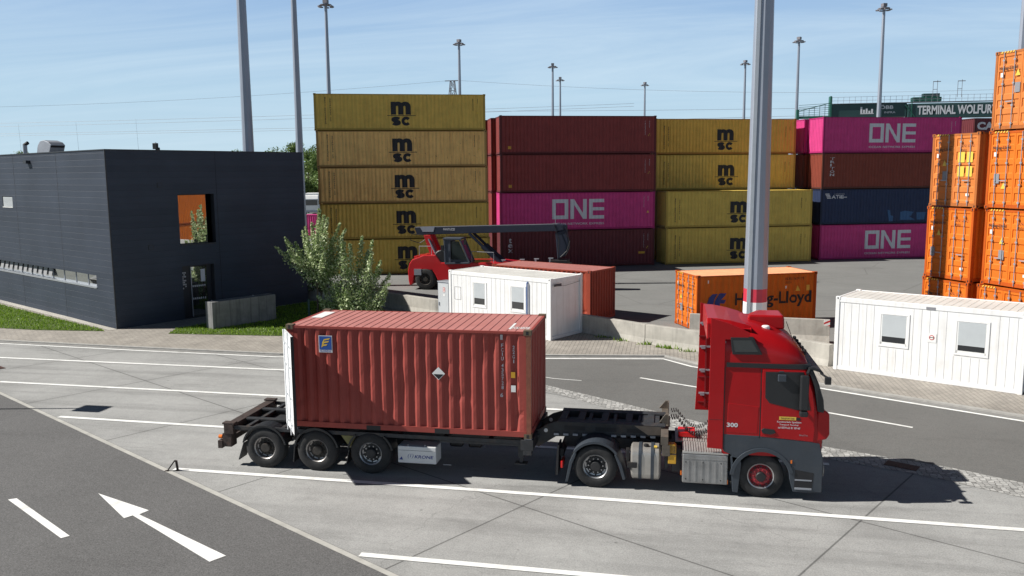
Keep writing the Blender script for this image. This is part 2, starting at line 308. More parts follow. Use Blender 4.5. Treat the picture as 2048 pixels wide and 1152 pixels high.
G_far = ground_mat('far_ground', (.16,.165,.14), noise=.2)
G_pave = brick_mat('paving', (.35,.32,.28), (.29,.265,.235), (.17,.155,.14), .32, .16, R(90), 1., .010)
G_cob = cobble_mat()
G_soil = ground_mat('turf_soil', (.07,.10,.025), noise=.3, speck=.3)
G_grav = ground_mat('gravel_edge', (.42,.40,.36), noise=.15, speck=.5, speckscale=18)

# ------------------------------------------------------------ the ground
def structure(name, poly, z, m):
    return tag(MB().sheet(poly, z).build(name, m, fix=False), kind='structure')
structure('ground', [(-2500,-600),(2500,-600),(2500,3500),(-2500,3500)], 0, G_far)
ed, en = Vector((.8599,-.5105)), Vector((.5105,.8599))
def EP(s, n): p = ed*s + en*n; return (p.x, p.y)
KW = [(-34,14.5),(-20.27,13.39),(-13,12.93),(-6.42,12.61),(4.35,13.93),(9.07,14.55),(10.32,13.31),(14.72,10.55),(19.59,7.68),(34,-1.0)]  # road side of the kerb
def offs(pl, d):
    out = []
    for i, p in enumerate(pl):
        a = Vector(pl[max(i-1, 0)]); b = Vector(pl[min(i+1, len(pl)-1)]); t = (b-a).normalized(); nn = Vector((-t.y, t.x)); out.append((p[0]+nn.x*d, p[1]+nn.y*d))
    return out
def strip(pl, d0, d1, z, z2=None):
    a, b = offs(pl, d0), offs(pl, d1); mb = MB(); n = len(pl)
    if z2 is None:
        mb.add([(x, y, z) for x, y in a] + [(x, y, z) for x, y in b], [(i, i+1, n+i+1, n+i) for i in range(n-1)])
    else:
        mb.loft([[(a[i][0],a[i][1],z),(a[i][0],a[i][1],z2),(b[i][0],b[i][1],z2),(b[i][0],b[i][1],z)] for i in range(n)])
    return mb
# concrete lot, roads
structure('concrete_lot', [EP(-45,-2.0), EP(60,-2.0), (60,-12), (60,10), (34,14), (14,17), (9,16), (-6,14.2), (-34,16), (-60,20)], .004, G_conc)
structure('asphalt_road', [EP(-45,-30), EP(60,-30), EP(60,-2.13), EP(-45,-2.13)], .008, G_asph)
tag(strip([EP(-45,-2.065), EP(60,-2.065)], -.065, .065, .012).build('edge_strip', mat('edge_strip_stone', (.42,.41,.38), .8, 0, .12, 3, dirt=.4, dirtcol=(.25,.24,.22)), fix=False), kind='structure')
COBF = [(-3.2,13.2),(1.5,11.3),(5.0,9.38),(7.87,7.38),(10.5,5.45),(13.35,3.95),(16.09,2.78),(17.43,1.95),(24,-2.2),(34,-8)]
COBN = [(-3.9,12.9),(1.1,10.6),(5.06,8.7),(7.12,7.0),(9.83,4.7),(13.18,2.97),(15.15,2.15),(17.09,.95),(23.5,-3.1),(33.4,-9)]
structure('upper_road', COBF + [(36,-2.5),(34,-.8),(19.6,7.9),(14.8,10.8),(10.4,13.5),(9.1,14.8),(4.35,14.1),(-3.2,13.25)], .008, G_road)
structure('cobble_strip', COBN + COBF[::-1], .012, G_cob)
structure('pavement', offs(KW, .16) + [(36,14),(24,17),(15.3,13.6),(14.1,14.9),(12.4,15.1),(10.5,15.8),(8.3,17.1),(5.4,19.3),(-2.6,23),(-5.9,25),(-8.8,26.6),(-11.6,27.4),(-20,34),(-40,34)], .045, G_pave)
tag(strip(KW, .0, .17, 0., .06).build('kerb', M['kerb']), kind='structure')
tag(strip(KW, -.30, -.02, .013).build('gutter', mat('gutter_stone', (.24,.235,.225), .8, 0, .15, 4, dirt=.4), fix=False), kind='structure')
YB = [(15.3,13.6),(14.1,14.75),(12.4,15.05),(10.5,15.7),(8.3,17.0),(5.4,19.2),(-2.6,22.95),(-5.8,24.95),(-8.8,26.55),(-11.5,27.35),(-16,30),(-60,45)]
structure('terminal_yard', YB[::-1] + [(24,17),(60,-6),(140,20),(140,200),(-90,200),(-90,60)], .05, G_yard)
# lines
def line(pts, w, name='lane_line', z=.0165):
    return tag(strip(pts, -w/2, w/2, z).build(name, M['lane_white'], fix=False), kind='structure')
line([(-2.95,-.45),(5.41,-.60),(20,-1.0)], .17); line([(3.38,-4.23),(24,-4.62)], .17); line([(-9.14,3.2),(-3.6,3.02),(5,2.75),(13.2,2.55)], .17)
line([(-14.42,6.8),(-3.3,6.53),(8.11,6.33)], .17); line([(-20.5,10.45),(-5.2,10.08),(3.6,9.8)], .17)
line(offs(KW, -.42), .15, 'road_edge_line')
line([(8.23,10.88),(10.25,9.8),(11.2,9.2)], .12, 'road_dash'); line([(13.0,7.95),(13.93,7.36),(16.1,6.12)], .12, 'road_dash'); line([(3.1,11.2),(5.2,10.3),(6.2,10.15)], .05, 'road_dash'); line([(19.0,4.4),(22,2.6)], .12, 'road_dash')
tag(MB().sheet([(-3.76,-2.24),(-1.99,-2.95),(-2.06,-3.19),(.84,-4.72),(.66,-5.01),(-2.17,-3.26),(-2.26,-3.43)], .0165).build('lane_arrow', M['lane_white'], fix=False), kind='structure')
tag(MB().sheet([(-5.56,-2.92),(-5.42,-2.82),(-2.80,-4.42),(-2.90,-4.55)], .0165).build('lane_dash', M['lane_white'], fix=False), kind='structure')
# grass and gravel by the building
def grass(poly, nm, n, h=.1):
    tag(MB().sheet(poly, .056).build('turf_ground', G_soil, fix=False), kind='structure')
    xs = [p[0] for p in poly]; ys = [p[1] for p in poly]; mb = MB()
    def inside(x, y):
        c = False; j = len(poly)-1
        for i in range(len(poly)):
            if (poly[i][1] > y) != (poly[j][1] > y) and x < (poly[j][0]-poly[i][0])*(y-poly[i][1])/(poly[j][1]-poly[i][1])+poly[i][0]: c = not c
            j = i
        return c
    k = 0
    while k < n:
        x, y = random.uniform(min(xs), max(xs)), random.uniform(min(ys), max(ys))
        if not inside(x, y): continue
        k += 1; a = random.uniform(0, 6.28); hh = h*random.uniform(.4, 1.3); w = random.uniform(.012, .03); lx, ly = random.uniform(-.05,.05), random.uniform(-.05,.05)
        mb.add([(x-w*math.cos(a), y-w*math.sin(a), .05), (x+w*math.cos(a), y+w*math.sin(a), .05), (x+lx, y+ly, .05+hh)], [(0,1,2)])
    tag(mb.build(nm, M['grass_blade'], fix=False), nm_label[nm], 'grass', kind='stuff')
nm_label = {'lawn': 'bright green lawn strip along the grey side wall of the building', 'verge_grass': 'grass verge around the concrete block, half in shade'}
grass([(-34,29.2),(-29.6,23.3),(-23.0,19.6),(-17.6,16.6),(-17.0,16.1),(-20.5,15.9),(-25.0,16.3),(-34,17)], 'lawn', 16000)
grass([(-13.6,15.95),(-4.9,16.35),(-4.6,21.8),(-6.3,24.6),(-8.9,26.0),(-11.0,26.3),(-13.6,21.6),(-12.2,20.6),(-14.0,17.3)], 'verge_grass', 16000, .09)
structure('gravel_strip', [(-34,27.0),(-34,26.2),(-17.0,16.35),(-16.6,16.5)], .062, G_grav)
# ------------------------------------------------------------ lettering
def text2d(s, bold=0., sp=1.):
    cu = bpy.data.curves.new('t', 'FONT'); cu.body = s; cu.size = 1; cu.offset = bold; cu.space_character = sp; cu.resolution_u = 3
    o = bpy.data.objects.new('t', cu); COL.objects.link(o)
    dg = bpy.context.evaluated_depsgraph_get(); me = bpy.data.meshes.new_from_object(o.evaluated_get(dg))
    vs = [(v.co.x, v.co.y) for v in me.vertices]; fs = [tuple(p.vertices) for p in me.polygons]
    bpy.data.objects.remove(o); bpy.data.curves.remove(cu); bpy.data.meshes.remove(me)
    return vs, fs
_tc = {}
def fit(s, x0, x1, z0, z1, bold=0., sp=1.):
    key = (s, bold, sp)
    if key not in _tc: _tc[key] = text2d(s, bold, sp)
    vs, fs = _tc[key]
    a, b = min(v[0] for v in vs), max(v[0] for v in vs); c, d = min(v[1] for v in vs), max(v[1] for v in vs)
    return [(x0+(v[0]-a)/(b-a)*(x1-x0), z0+(v[1]-c)/max(d-c, 1e-6)*(z1-z0)) for v in vs], fs
def fith(s, x0, z0, h, bold=0.):   # keep aspect, height of capitals
    key = (s, bold, 1.)
    if key not in _tc: _tc[key] = text2d(s, bold)
    vs, fs = _tc[key]; a = min(v[0] for v in vs); k = h/.7
    return [(x0+(v[0]-a)*k, z0+v[1]*k) for v in vs], fs
def stack(s, x, ztop, h, step, bold=0.):
    out = []
    for i, ch in enumerate(s):
        if ch == ' ': continue
        w = h*(.25 if ch in 'I1' else .62)
        out.append(fit(ch, x-w/2, x+w/2, ztop-i*step-h, ztop-i*step, bold))
    return out
def rect(x0, x1, z0, z1): return [(x0,z0),(x1,z0),(x1,z1),(x0,z1)], [(0,1,2,3)]
def polys(*ps): return [(p, [tuple(range(len(p)))]) for p in ps]
def decal(name, items, m, parent, fn, breaks=(), mats=None):
    """items: list of (verts2d, faces[, mat index]); fn(u,z)->(x,y,z); breaks: u positions where the wall bends"""
    bm = bmesh.new(); bm_layer = []
    for it in items:
        vs, fs = it[0], it[1]; mi = it[2] if len(it) > 2 else 0
        bv = [bm.verts.new((v[0], v[1], 0)) for v in vs]
        for f in fs:
            try: q = bm.faces.new([bv[i] for i in f]); q.material_index = mi
            except ValueError: pass
    if breaks:
        us = [v.co.x for v in bm.verts]; lo, hi = min(us), max(us)
        for b in breaks:
            if lo < b < hi: bmesh.ops.bisect_plane(bm, geom=bm.verts[:]+bm.edges[:]+bm.faces[:], plane_co=(b,0,0), plane_no=(1,0,0), dist=1e-5)
    for v in bm.verts: v.co = fn(v.co.x, v.co.y)
    me = bpy.data.meshes.new(name); bm.to_mesh(me); bm.free()
    for x in (mats or [m]): me.materials.append(x)
    o = bpy.data.objects.new(name, me); COL.objects.link(o); o.parent = parent; return o
# ------------------------------------------------------------ shipping containers
def profile(L0, L1, pitch=.278, depth=.036, flat=.072, slope=.068):
    n = int((L1-L0)/pitch); s = L0 + ((L1-L0) - n*pitch)/2; pts = [(L0, 0.)]
    for i in range(n):
        a = s+i*pitch; pts += [(a+flat/2, 0.), (a+flat/2+slope, depth), (a+pitch-flat/2-slope, depth), (a+pitch-flat/2, 0.)]
    pts.append((L1, 0.)); return pts
def pat(pf, u):
    for (a, da), (b, db) in zip(pf, pf[1:]):
        if a <= u <= b: return da + (db-da)*(u-a)/max(b-a, 1e-9)
    return 0.
def ribs(pf, z0, z1, fn, nz=1, jit=0., seed=3):
    mb = MB(); n = len(pf); rg = random.Random(seed); vs = []
    dents = [(rg.uniform(pf[0][0], pf[-1][0]), rg.uniform(z0+.3, z1-.3), rg.uniform(.08, .3), rg.uniform(.012, .03)) for _ in range(int(nz*1.5))] if jit else []
    for j in range(nz+1):
        z = z0+(z1-z0)*j/nz
        for i, (s, d) in enumerate(pf):
            e = 0. if j in (0, nz) or i in (0, n-1) else rg.uniform(-.2, 1)*jit
            if 0 < j < nz:
                for ds, dz, dr, dd in dents: e += dd*math.exp(-((s-ds)**2+(z-dz)**2)/dr**2)
            vs.append(fn(s, d+e, z))
    mb.add(vs, [(j*n+i, j*n+i+1, (j+1)*n+i+1, (j+1)*n+i) for j in range(nz) for i in range(n-1)]); return mb
WD = 2.438
MESH = {}; FRM = {}; JR = random.Random(5)
def part(key, name, mk, mats, parent, **k):
    if key in MESH:
        o = bpy.data.objects.new(name, MESH[key]); COL.objects.link(o); o.parent = parent
        return o
    o = mk().build(name, mats, parent, **k)
    if not o.modifiers: MESH[key] = o.data
    return o
def casting_mb(cx, cy, cz, sx_, sy__, sz_):
    mb = MB(); e = .004
    x0, x1 = (cx-e, cx+.178) if sx_ > 0 else (cx-.178, cx+e)
    y0, y1 = (cy-e, cy+.162) if sy__ > 0 else (cy-.162, cy+e)
    z0, z1 = (cz+.001, cz+.118) if sz_ > 0 else (cz-.118, cz-.001)
    mb.box(x0, x1, y0, y1, z0, z1)
    # dark apertures
    xm = (x0+x1)/2; zm = (z0+z1)/2; yy = cy-e-.002 if sy__ > 0 else cy+e+.002
    mb.add([(xm-.03,yy,zm-.04),(xm+.03,yy,zm-.04),(xm+.03,yy,zm+.04),(xm-.03,yy,zm+.04)], [(0,1,2,3)], 1)
    ym = (y0+y1)/2; xx = cx-e-.002 if sx_ > 0 else cx+e+.002
    mb.add([(xx,ym-.03,zm-.04),(xx,ym+.03,zm-.04),(xx,ym+.03,zm+.04),(xx,ym-.03,zm+.04)], [(0,1,2,3)], 1)
    return mb
def container(name, label, L, H, m, loc, rz, group=None, rd=.036, doors='right', cast_m=None, near=True, roofm=None, open_doors=False, frame_m=None, castings=True, doorlevel=1):
    t = thing(name, label, 'container', loc, rz + (JR.uniform(-.0022, .0022) if L > 7 else 0), group)
    k = (m.name, L, H, rd); fm = frame_m or FRM.get(m.name) or m
    pf = profile(.17, L-.17, depth=rd)
    zb, zt = .17, H-.075
    part((k,'swn'), 'side_wall', lambda: ribs(pf, zb, zt, lambda s, d, z: (s, .016+d, z), 18, .004 if rd > .04 else .009, len(m.name)), m, t, fix=False)
    part((k,'swf'), 'side_wall', lambda: ribs(pf, zb, zt, lambda s, d, z: (s, WD-.016-d, z)), m, t, fix=False)
    pe = profile(.17, WD-.17, .25, .04, .09, .035)
    xe = 0 if doors == 'right' else L
    sg = 1 if doors == 'right' else -1
    part((k,'end',doors), 'end_wall', lambda: ribs(pe, zb, zt, lambda s, d, z: (xe+sg*(.02+d), s, z)), m, t, fix=False)
    def frame():
        mb = MB()
        for x in (0.012, L-.012-.10):
            for y in (.010, WD-.010-.10): mb.box(x, x+.10, y, y+.10, .12, H-.12)
        for y in (.006, WD-.006-.05): mb.box(.11, L-.11, y, y+.05, H-.085, H-.030)
        for y in (.004, WD-.004-.06): mb.box(.11, L-.11, y, y+.06, .040, .172)
        for x in (.008, L-.008-.06): mb.box(x, x+.06, .11, WD-.11, H-.11, H-.030); mb.box(x, x+.06, .11, WD-.11, .040, .17)
        for y in (-0.001, WD+.001):   # inner side strips closing the corrugation
            s_ = 1 if y < 1 else -1
            for x0, x1 in ((.1,.175),(L-.175,L-.1)): mb.box(x0, x1, min(y+s_*.014, y+s_*.05), max(y+s_*.014, y+s_*.05), .15, H-.08)
        mb.box(.06, L-.06, .06, WD-.06, .13, .15); mb.box(.2, L-.2, .9, 1.5, -.029, .129)  # centre box added to block sky showing through the gap between levels
        if L < 7:
            for x in (L/2-1.04, L/2+1.04-.36):
                mb.add([(x,.001,.03),(x+.36,.001,.03),(x+.36,.001,.145),(x,.001,.145)], [(0,1,2,3)], 1)
        return mb
    part((k,'fr'), 'frame', frame, [fm, M['black_ink']], t)
    def roof():
        pts = []; x = .07; 
        pts.append((.06, 0))
        while x < L-.3:
            pts += [(x+.165, 0), (x+.178, -.011), (x+.190, -.011), (x+.203, 0)]; x += .209
        pts.append((L-.06, 0)); n = len(pts)
        return MB().add([(s, .055, H-.034+d) for s, d in pts] + [(s, WD-.055, H-.034+d) for s, d in pts], [(i, i+1, n+i+1, n+i) for i in range(n-1)])
    part((k,'roof',roofm.name if roofm else ''), 'roof', roof, roofm or m, t, fix=False)
    if castings:
        for ix, cx, sx_ in ((0, 0, 1), (1, L, -1)):
            for iy, cyy, sy__ in ((0, 0, 1), (1, WD, -1)):
                for iz, cz, sz_ in ((0, 0, 1), (1, H, -1)):
                    part((k,'c',ix,iy,iz,cast_m.name if cast_m else ''), 'corner_casting', lambda: casting_mb(cx, cyy, cz, sx_, sy__, sz_), [cast_m or fm, M['black_ink']], t)
    if not open_doors:
        xd = L if doors == 'right' else 0; sd = 1 if doors == 'right' else -1
        for i, (y0, y1) in enumerate(((.12, WD/2-.006), (WD/2+.006, WD-.12))):
            def door():
                mb = MB(); xo = xd - sd*.02; xi = xd - sd*.06
                z0, z1 = .175, H-.115; nb = 5; hh = (z1-z0)/nb
                # panel with raised horizontal bands
                zs = [(z0, 0)]
                for q in range(nb):
                    a = z0+q*hh
                    zs += [(a+.09, 0), (a+.13, .032), (a+hh-.13, .032), (a+hh-.09, 0)]
                zs.append((z1, 0)); n = len(zs)
                ya, yb = y0+.07, y1-.07
                mb.add([(xo-sd*d, ya, z) for z, d in zs] + [(xo-sd*d, yb, z) for z, d in zs], [(j, j+1, n+j+1, n+j) for j in range(n-1)])
                for a, b in ((y0, ya), (yb, y1)): mb.box(min(xo, xi), max(xo, xi)+.0, a, b, z0, z1)
                for a in (z0-.003, z1-.02): mb.box(min(xo+sd*.001, xi), max(xo+sd*.001, xi), y0, y1, a, a+.023)
                return mb
            d = part((k,'door',doors,i), 'door', door, m, t, fix=False)
            for j, fy in enumerate((.28, .72)):
                y = y0+(y1-y0)*fy
                def rod():
                    mb = MB(); x = xd + sd*.018
                    mb.tube([(x, y, .08), (x, y, H-.06)], .017, 6)
                    for z in (.25, .9, 1.7, H-.35): mb.box(x-.02, x+.02, y-.045, y+.045, z-.03, z+.03)
                    z = 1.05; mb.box(x+sd*.01-.012, x+sd*.01+.012, y-.03, y+.30 if j == 0 else y+.03, z-.02, z+.02)
                    return mb
                part((k,'rod',doors,i,j), 'locking_rod', rod, M['galv'], d)
    return t, pf
def ribbon2d(pts, w):
    a = []; b_ = []
    for i, p in enumerate(pts):
        t_ = (Vector(pts[min(i+1, len(pts)-1)])-Vector(pts[max(i-1, 0)])).normalized(); n_ = Vector((-t_.y, t_.x))*w/2
        a.append((p[0]+n_.x, p[1]+n_.y)); b_.append((p[0]-n_.x, p[1]-n_.y))
    n = len(pts); return a+b_, [(i, i+1, n+i+1, n+i) for i in range(n-1)]
def arcp(cx, cz, rx, rz, a0, a1, n=10): return [(cx+rx*math.cos(R(a0+(a1-a0)*k_/n)), cz+rz*math.sin(R(a0+(a1-a0)*k_/n))) for k_ in range(n+1)]
def bold_s(x0, x1, z0, z1, w):
    cx = (x0+x1)/2; rx = (x1-x0-w)/2; h4 = (z1-z0-w)/4; zt = z1-w/2-h4; zb_ = z0+w/2+h4
    return ribbon2d(arcp(cx, zt, rx, h4, 20, 270, 12)[:-1] + arcp(cx, zb_, rx, h4, 90, -160, 12), w)
def bold_c(x0, x1, z0, z1, w):
    cx = (x0+x1)/2; return ribbon2d(arcp(cx, (z0+z1)/2, (x1-x0-w)/2, (z1-z0-w)/2, 38, 322, 16), w)
def facewall(pf, off=.008):     # decal placement on the near side wall
    return lambda u, z: (u, .016 + pat(pf, u) - off, z)
def paintm(name, col, **k):
    a = dict(rough=.6, spec=.28, var=.1, vscale=1.5, dirt=.25, dirtcol=tuple(c*.6 for c in col), streak=.3, rust=.12, bump=.08, bscale=3); a.update(k)
    return mat(name, col, **a)
C_must = paintm('mustard_paint', (.70,.48,.105), streak=.35, dirtcol=(.30,.20,.05)); C_must2 = paintm('faded_mustard_paint', (.88,.56,.19), rust=.50, streak=.6, dirtcol=(.34,.17,.06), rustcol=(.12,.05,.02), vscale=1.)
C_must3 = paintm('ochre_paint', (.72,.43,.08))
C_maroon = paintm('maroon_paint', (.235,.043,.040)); C_tex = paintm('dark_maroon_paint', (.13,.028,.034)); C_mag = paintm('magenta_paint', (.52,.035,.19), rust=.0, streak=.15, roof=0) if False else paintm('magenta_paint', (.56,.05,.21), rust=.0, streak=.15)
C_brown = paintm('brown_paint', (.21,.046,.028)); C_navy = paintm('navy_paint', (.022,.035,.085), dirtcol=(.03,.04,.07))
C_org = paintm('orange_paint', (.63,.150,.012), rust=.12, streak=.2, dirtcol=(.5,.13,.02)); C_org2 = paintm('faded_orange_paint', (.58,.18,.04), rust=.15, streak=.25, dirtcol=(.45,.15,.05))
C_red = paintm('faded_red_paint', (.315,.062,.050), rust=.34, streak=.45, dirt=.4, dirtcol=(.24,.05,.04), rustcol=(.16,.05,.03)); C_rust = mat('rusty_post', (.22,.075,.045), .7, 0, .2, 4, rust=.6, rustcol=(.25,.09,.035), bump=.3)
C_redroof = paintm('chalky_red_roof', (.45,.185,.165), rust=.1, streak=0, dirt=.3, dirtcol=(.36,.10,.09)); C_red2 = paintm('brick_red_paint', (.30,.055,.03))
C_casting = mat('casting_steel', (.13,.095,.06), .7, .1, .25, 8, rust=.5)
C_white_in = mat('door_white', (.78,.79,.80), .5, 0, .04, 3, dirt=.1, dirtcol=(.45,.4,.38))
for c_, col_ in ((C_must,(.42,.29,.06)),(C_must2,(.40,.24,.08)),(C_must3,(.42,.20,.035)),(C_maroon,(.11,.02,.022)),(C_tex,(.08,.018,.02)),(C_mag,(.36,.02,.13)),(C_brown,(.10,.03,.02)),(C_navy,(.015,.022,.05)),(C_org,(.44,.08,.006)),(C_org2,(.38,.12,.03))): FRM[c_.name] = paintm(c_.name+'_rails', col_, rust=.38)
C_must4 = paintm('olive_mustard_paint', (.64,.46,.10), streak=.3, dirtcol=(.30,.20,.05)); FRM[C_must4.name] = FRM[C_must.name]
def msc(t, pf, code='MEDU 803917 4', u0=5.38):
    fn = facewall(pf); br = [p[0] for p in pf]
    s = u0-5.38+JR.uniform(-.08, .08)
    decal('logo', [fit('m', 5.36+s, 6.78+s, 1.12, 2.04, .055), bold_s(5.38+s, 6.06+s, .34, .99, .215), bold_c(6.10+s, 6.78+s, .34, .99, .215)] + [rect(5.10+s, 7.12+s, 1.03, 1.075)], M['black_ink'], t, fn, br)
    its = [stack('MEDITERRANEAN', .80, 2.32, .125, .145, .02), stack('SHIPPING CO', 1.15, 2.22, .125, .145, .02), stack(code.replace(' ', ''), 11.28, 2.25, .075, .085, .02), stack('45G1', 11.62, 2.25, .075, .085, .02)]
    for it in its: decal('lettering', it, M['black_ink'], t, fn)
    decal('warning_label', polys([(11.52,1.18),(11.72,1.18),(11.62,1.36)]), M['yellow_label'], t, fn)
def one(t, pf):
    fn = facewall(pf); br = [p[0] for p in pf]
    a = [polys([(4.03,.84),(5.28,.84),(5.0,1.12),(4.31,1.12)])[0], polys([(4.03,.84),(4.31,1.12),(4.31,2.08),(4.03,2.36)])[0], polys([(5.28,.84),(5.28,2.36),(5.0,2.08),(5.0,1.12)])[0], polys([(4.03,2.36),(4.31,2.08),(5.0,2.08),(5.28,2.36)])[0]]
    a += polys([(5.45,.84),(5.74,.84),(5.74,2.36),(5.45,2.36)], [(6.45,.84),(6.74,.84),(6.74,2.36),(6.45,2.36)], [(5.74,2.36),(5.745,1.92),(6.45,.84),(6.445,1.28)])
    a += [rect(6.92, 7.21, .84, 2.36), rect(7.21, 8.12, .84, 1.10), rect(7.21, 8.12, 1.48, 1.72), rect(7.21, 8.12, 2.10, 2.36)]
    a.append(fit('OCEAN NETWORK EXPRESS', 4.03, 8.12, .40, .56, .01))
    decal('logo', a, M['white_ink'], t, fn, br)
    for it in (stack('ONEU027619', 11.3, 2.55, .07, .09), stack('4EG1', 11.62, 2.55, .08, .1)): decal('lettering', it, M['white_ink'], t, fn)
    decal('warning_label', polys([(11.52,1.25),(11.72,1.25),(11.62,1.43)]), M['yellow_label'], t, fn)
def codes(t, pf, s, L=12.192, extra=True):
    for it in (stack(s, L-.88, 2.5, .07, .1), stack('45G1', L-.55, 2.5, .09, .14)): decal('lettering', it, M['white_ink'], t, facewall(pf))
    if extra: decal('warning_label', polys([(L-.66,1.35),(L-.44,1.35),(L-.55,1.55)]), M['yellow_label'], t, facewall(pf))
YS = .3307; ax = Vector((math.cos(YS), math.sin(YS))); ay = Vector((-math.sin(YS), math.cos(YS)))
def at(base, du=0, dv=0, z=0): p = Vector(base)+ax*du+ay*dv; return (p.x, p.y, z)
HH, H8 = 2.896, 2.591
L40 = 12.192
ords = ['bottom', 'second from the bottom', 'third from the bottom', 'fourth from the bottom', 'topmost']
g1 = 'mustard containers in the five-high stack'
b = (-15.52, 38.06)
for i, (m_, du, lb) in enumerate(((C_must4,.14,'mustard container at the bottom of the five-high stack, behind the bush'), (C_must,.07,'mustard container one above the ground in the five-high stack, behind the crane boom'),
        (C_must2,.02,'rust-streaked pale mustard container in the middle of the five-high stack'), (C_must2,-.02,'scuffed pale mustard container second from the top of the five-high stack'), (C_must,-.09,'dull mustard container topmost of the five-high stack beside the dark building'))):
    t, pf = container('shipping_container', lb, L40, H8, m_, at(b, du, 0, i*H8+.05), YS, g1); msc(t, pf, 'MEDU%d' % (803917+i*7717))
b = (-3.45, 44.07); g2 = 'containers in the four-high stack right of the crane boom'
for i, (m_, lb) in enumerate(((C_tex,'dark maroon container on the ground behind the crane boom tip, with white vertical lettering'), (C_mag,'magenta container with big white letters directly above the crane boom'),
        (C_maroon,'plain maroon container resting on the magenta one'), (C_maroon,'plain maroon container topmost of its four-high stack, between the two mustard stacks'))):
    t, pf = container('shipping_container', lb, L40, HH, m_, at(b, (0,-.02,.03,.0)[i], 0, i*HH+.05), YS, g2)
    if i == 1: one(t, pf)
    else: codes(t, pf, ('TEXU4401875','','TGHU8810934','TGBU5527016')[i])
    if i == 0:
        decal('logo', [fit('t', .64, .84, 1.96, 2.33, .02), fit('e', .56, .90, 1.60, 1.88, .02), fit('x', .56, .92, 1.22, 1.50, .02)], M['white_ink'], t, facewall(pf)); decal('label_plate', [rect(10.9,11.4,.95,1.12)], M['yellow'], t, facewall(pf))
    if i > 1: decal('label_plate', [rect(.62,.86,.38,.6)], M['yellow'], t, facewall(pf))
for r_, (du, dv) in enumerate(((-.35,2.62),(-.75,5.2))):
    for i in range(4):
        container('shipping_container', '%s maroon container seen end-on in the %s row behind the four-high stack' % (('lowest','lower-middle','upper-middle','topmost')[i], ('second','third')[r_]), L40, HH, (C_tex,C_maroon,C_maroon,C_maroon)[i], at(b, du, dv, i*HH+.05), YS, 'maroon containers in the rows behind', castings=False)
for i in range(2):
    t, pf = container('shipping_container', ('mustard container on the ground behind the striped pole', 'mustard container one up from the ground behind the striped pole')[i], L40, HH, C_must4, at((8.84,48.38), (.1,.05)[i], 0, i*HH+.05), .318, 'mustard containers behind the striped pole'); msc(t, pf, 'MSMU%d' % (512290+i*3141))
for i in range(2, 4):
    t, pf = container('shipping_container', ('mustard container third from the ground behind the striped pole', 'ochre container topmost behind the striped pole')[i-2], L40, HH, (C_must,C_must3)[i-2], at((7.92,51.46), (.03,.0)[i-2], 0, i*HH+.05), YS, 'mustard containers behind the striped pole'); msc(t, pf, 'MSDU%d' % (733019+i*2711))
for i in range(2):
    container('shipping_container', ('mustard container at ground level hidden deep behind the striped pole stack','mustard container in the second layer deep behind the striped pole stack')[i], L40, HH, C_must, at((7.92,51.46), .3, 0.55, i*HH+.05), YS, castings=False)
b = (21.24, 53.32)
for i, (m_, lb) in enumerate(((C_mag,'magenta container with big white letters standing on the ground left of the orange stacks'), (C_navy,'navy blue container with blue paint patches, left of the orange stacks'),
        (C_brown,'dark brown container with white vertical lettering between the navy and magenta ones'), (C_mag,'magenta container with big white letters on top, below the green gantry girder'))):
    t, pf = container('shipping_container', lb, L40, HH, m_, at(b, (.06,.03,.05,.0)[i], 0, i*HH+.05), YS, 'containers in the four-high stack under the gantry')
    if i in (0, 3): one(t, pf)
    if i == 2: decal('logo', [fit(ch_, .70, 1.06 if ch_ != 'I' else .80, 2.55-k_*.26-.20, 2.55-k_*.26, .01) for k_, ch_ in enumerate('TRITON')], M['white_ink'], t, facewall(pf)); codes(t, pf, 'TCNU6193220')
    if i == 1:
        decal('logo', [rect(.40+k_*.05, .75+k_*.05, 2.46-k_*.11, 2.53-k_*.11) for k_ in range(4)] + [fit('ATIE', .95, 2.0, 2.12, 2.40, .02), fit('LOGISTICS', 1.2, 2.1, 2.46, 2.52), rect(1.6, 2.3, 2.2, 2.26)], M['white_ink'], t, facewall(pf), [p[0] for p in pf])
        P_blue = plain('blue_patch_paint', (.02,.09,.22)); decal('paint_patch', polys([(5.95,1.15),(6.2,1.1),(6.25,.7),(6.5,.62),(6.45,.2),(6.1,.2)], [(7.1,.3),(7.1,.95),(7.5,1.05),(8.3,.95),(8.1,.65),(7.9,.6),(8.45,.3)], [(8.6,.3),(8.55,.9),(9.4,.92),(9.3,.3)]), P_blue, t, facewall(pf), [p[0] for p in pf])
for i in range(4):
    container('shipping_container', '%s container seen end-on in the row behind the magenta stack' % (('lowest','lower-middle','upper-middle','topmost magenta')[i]), L40, HH, (C_navy,C_navy,C_brown,C_mag)[i], at(b, -.25, 2.62, i*HH+.05), YS, 'containers in the row behind the magenta stack', castings=False)
for i in range(4):
    t, pf = container('shipping_container', '%s container of the stack right of the magenta stack' % (('lowest dark','lower-middle dark','upper-middle dark','topmost dark maroon')[i]), L40, HH, (C_brown,C_navy,C_maroon,C_tex)[i], at((34.2,58.7), 0, 0, i*HH+.05), YS, 'dark containers right of the magenta stack', castings=False)
    if i == 3: decal('logo', [fit('CAI', .25, 2.0, 1.9, 2.55, .05)], M['white_ink'], t, facewall(pf), [p[0] for p in pf])
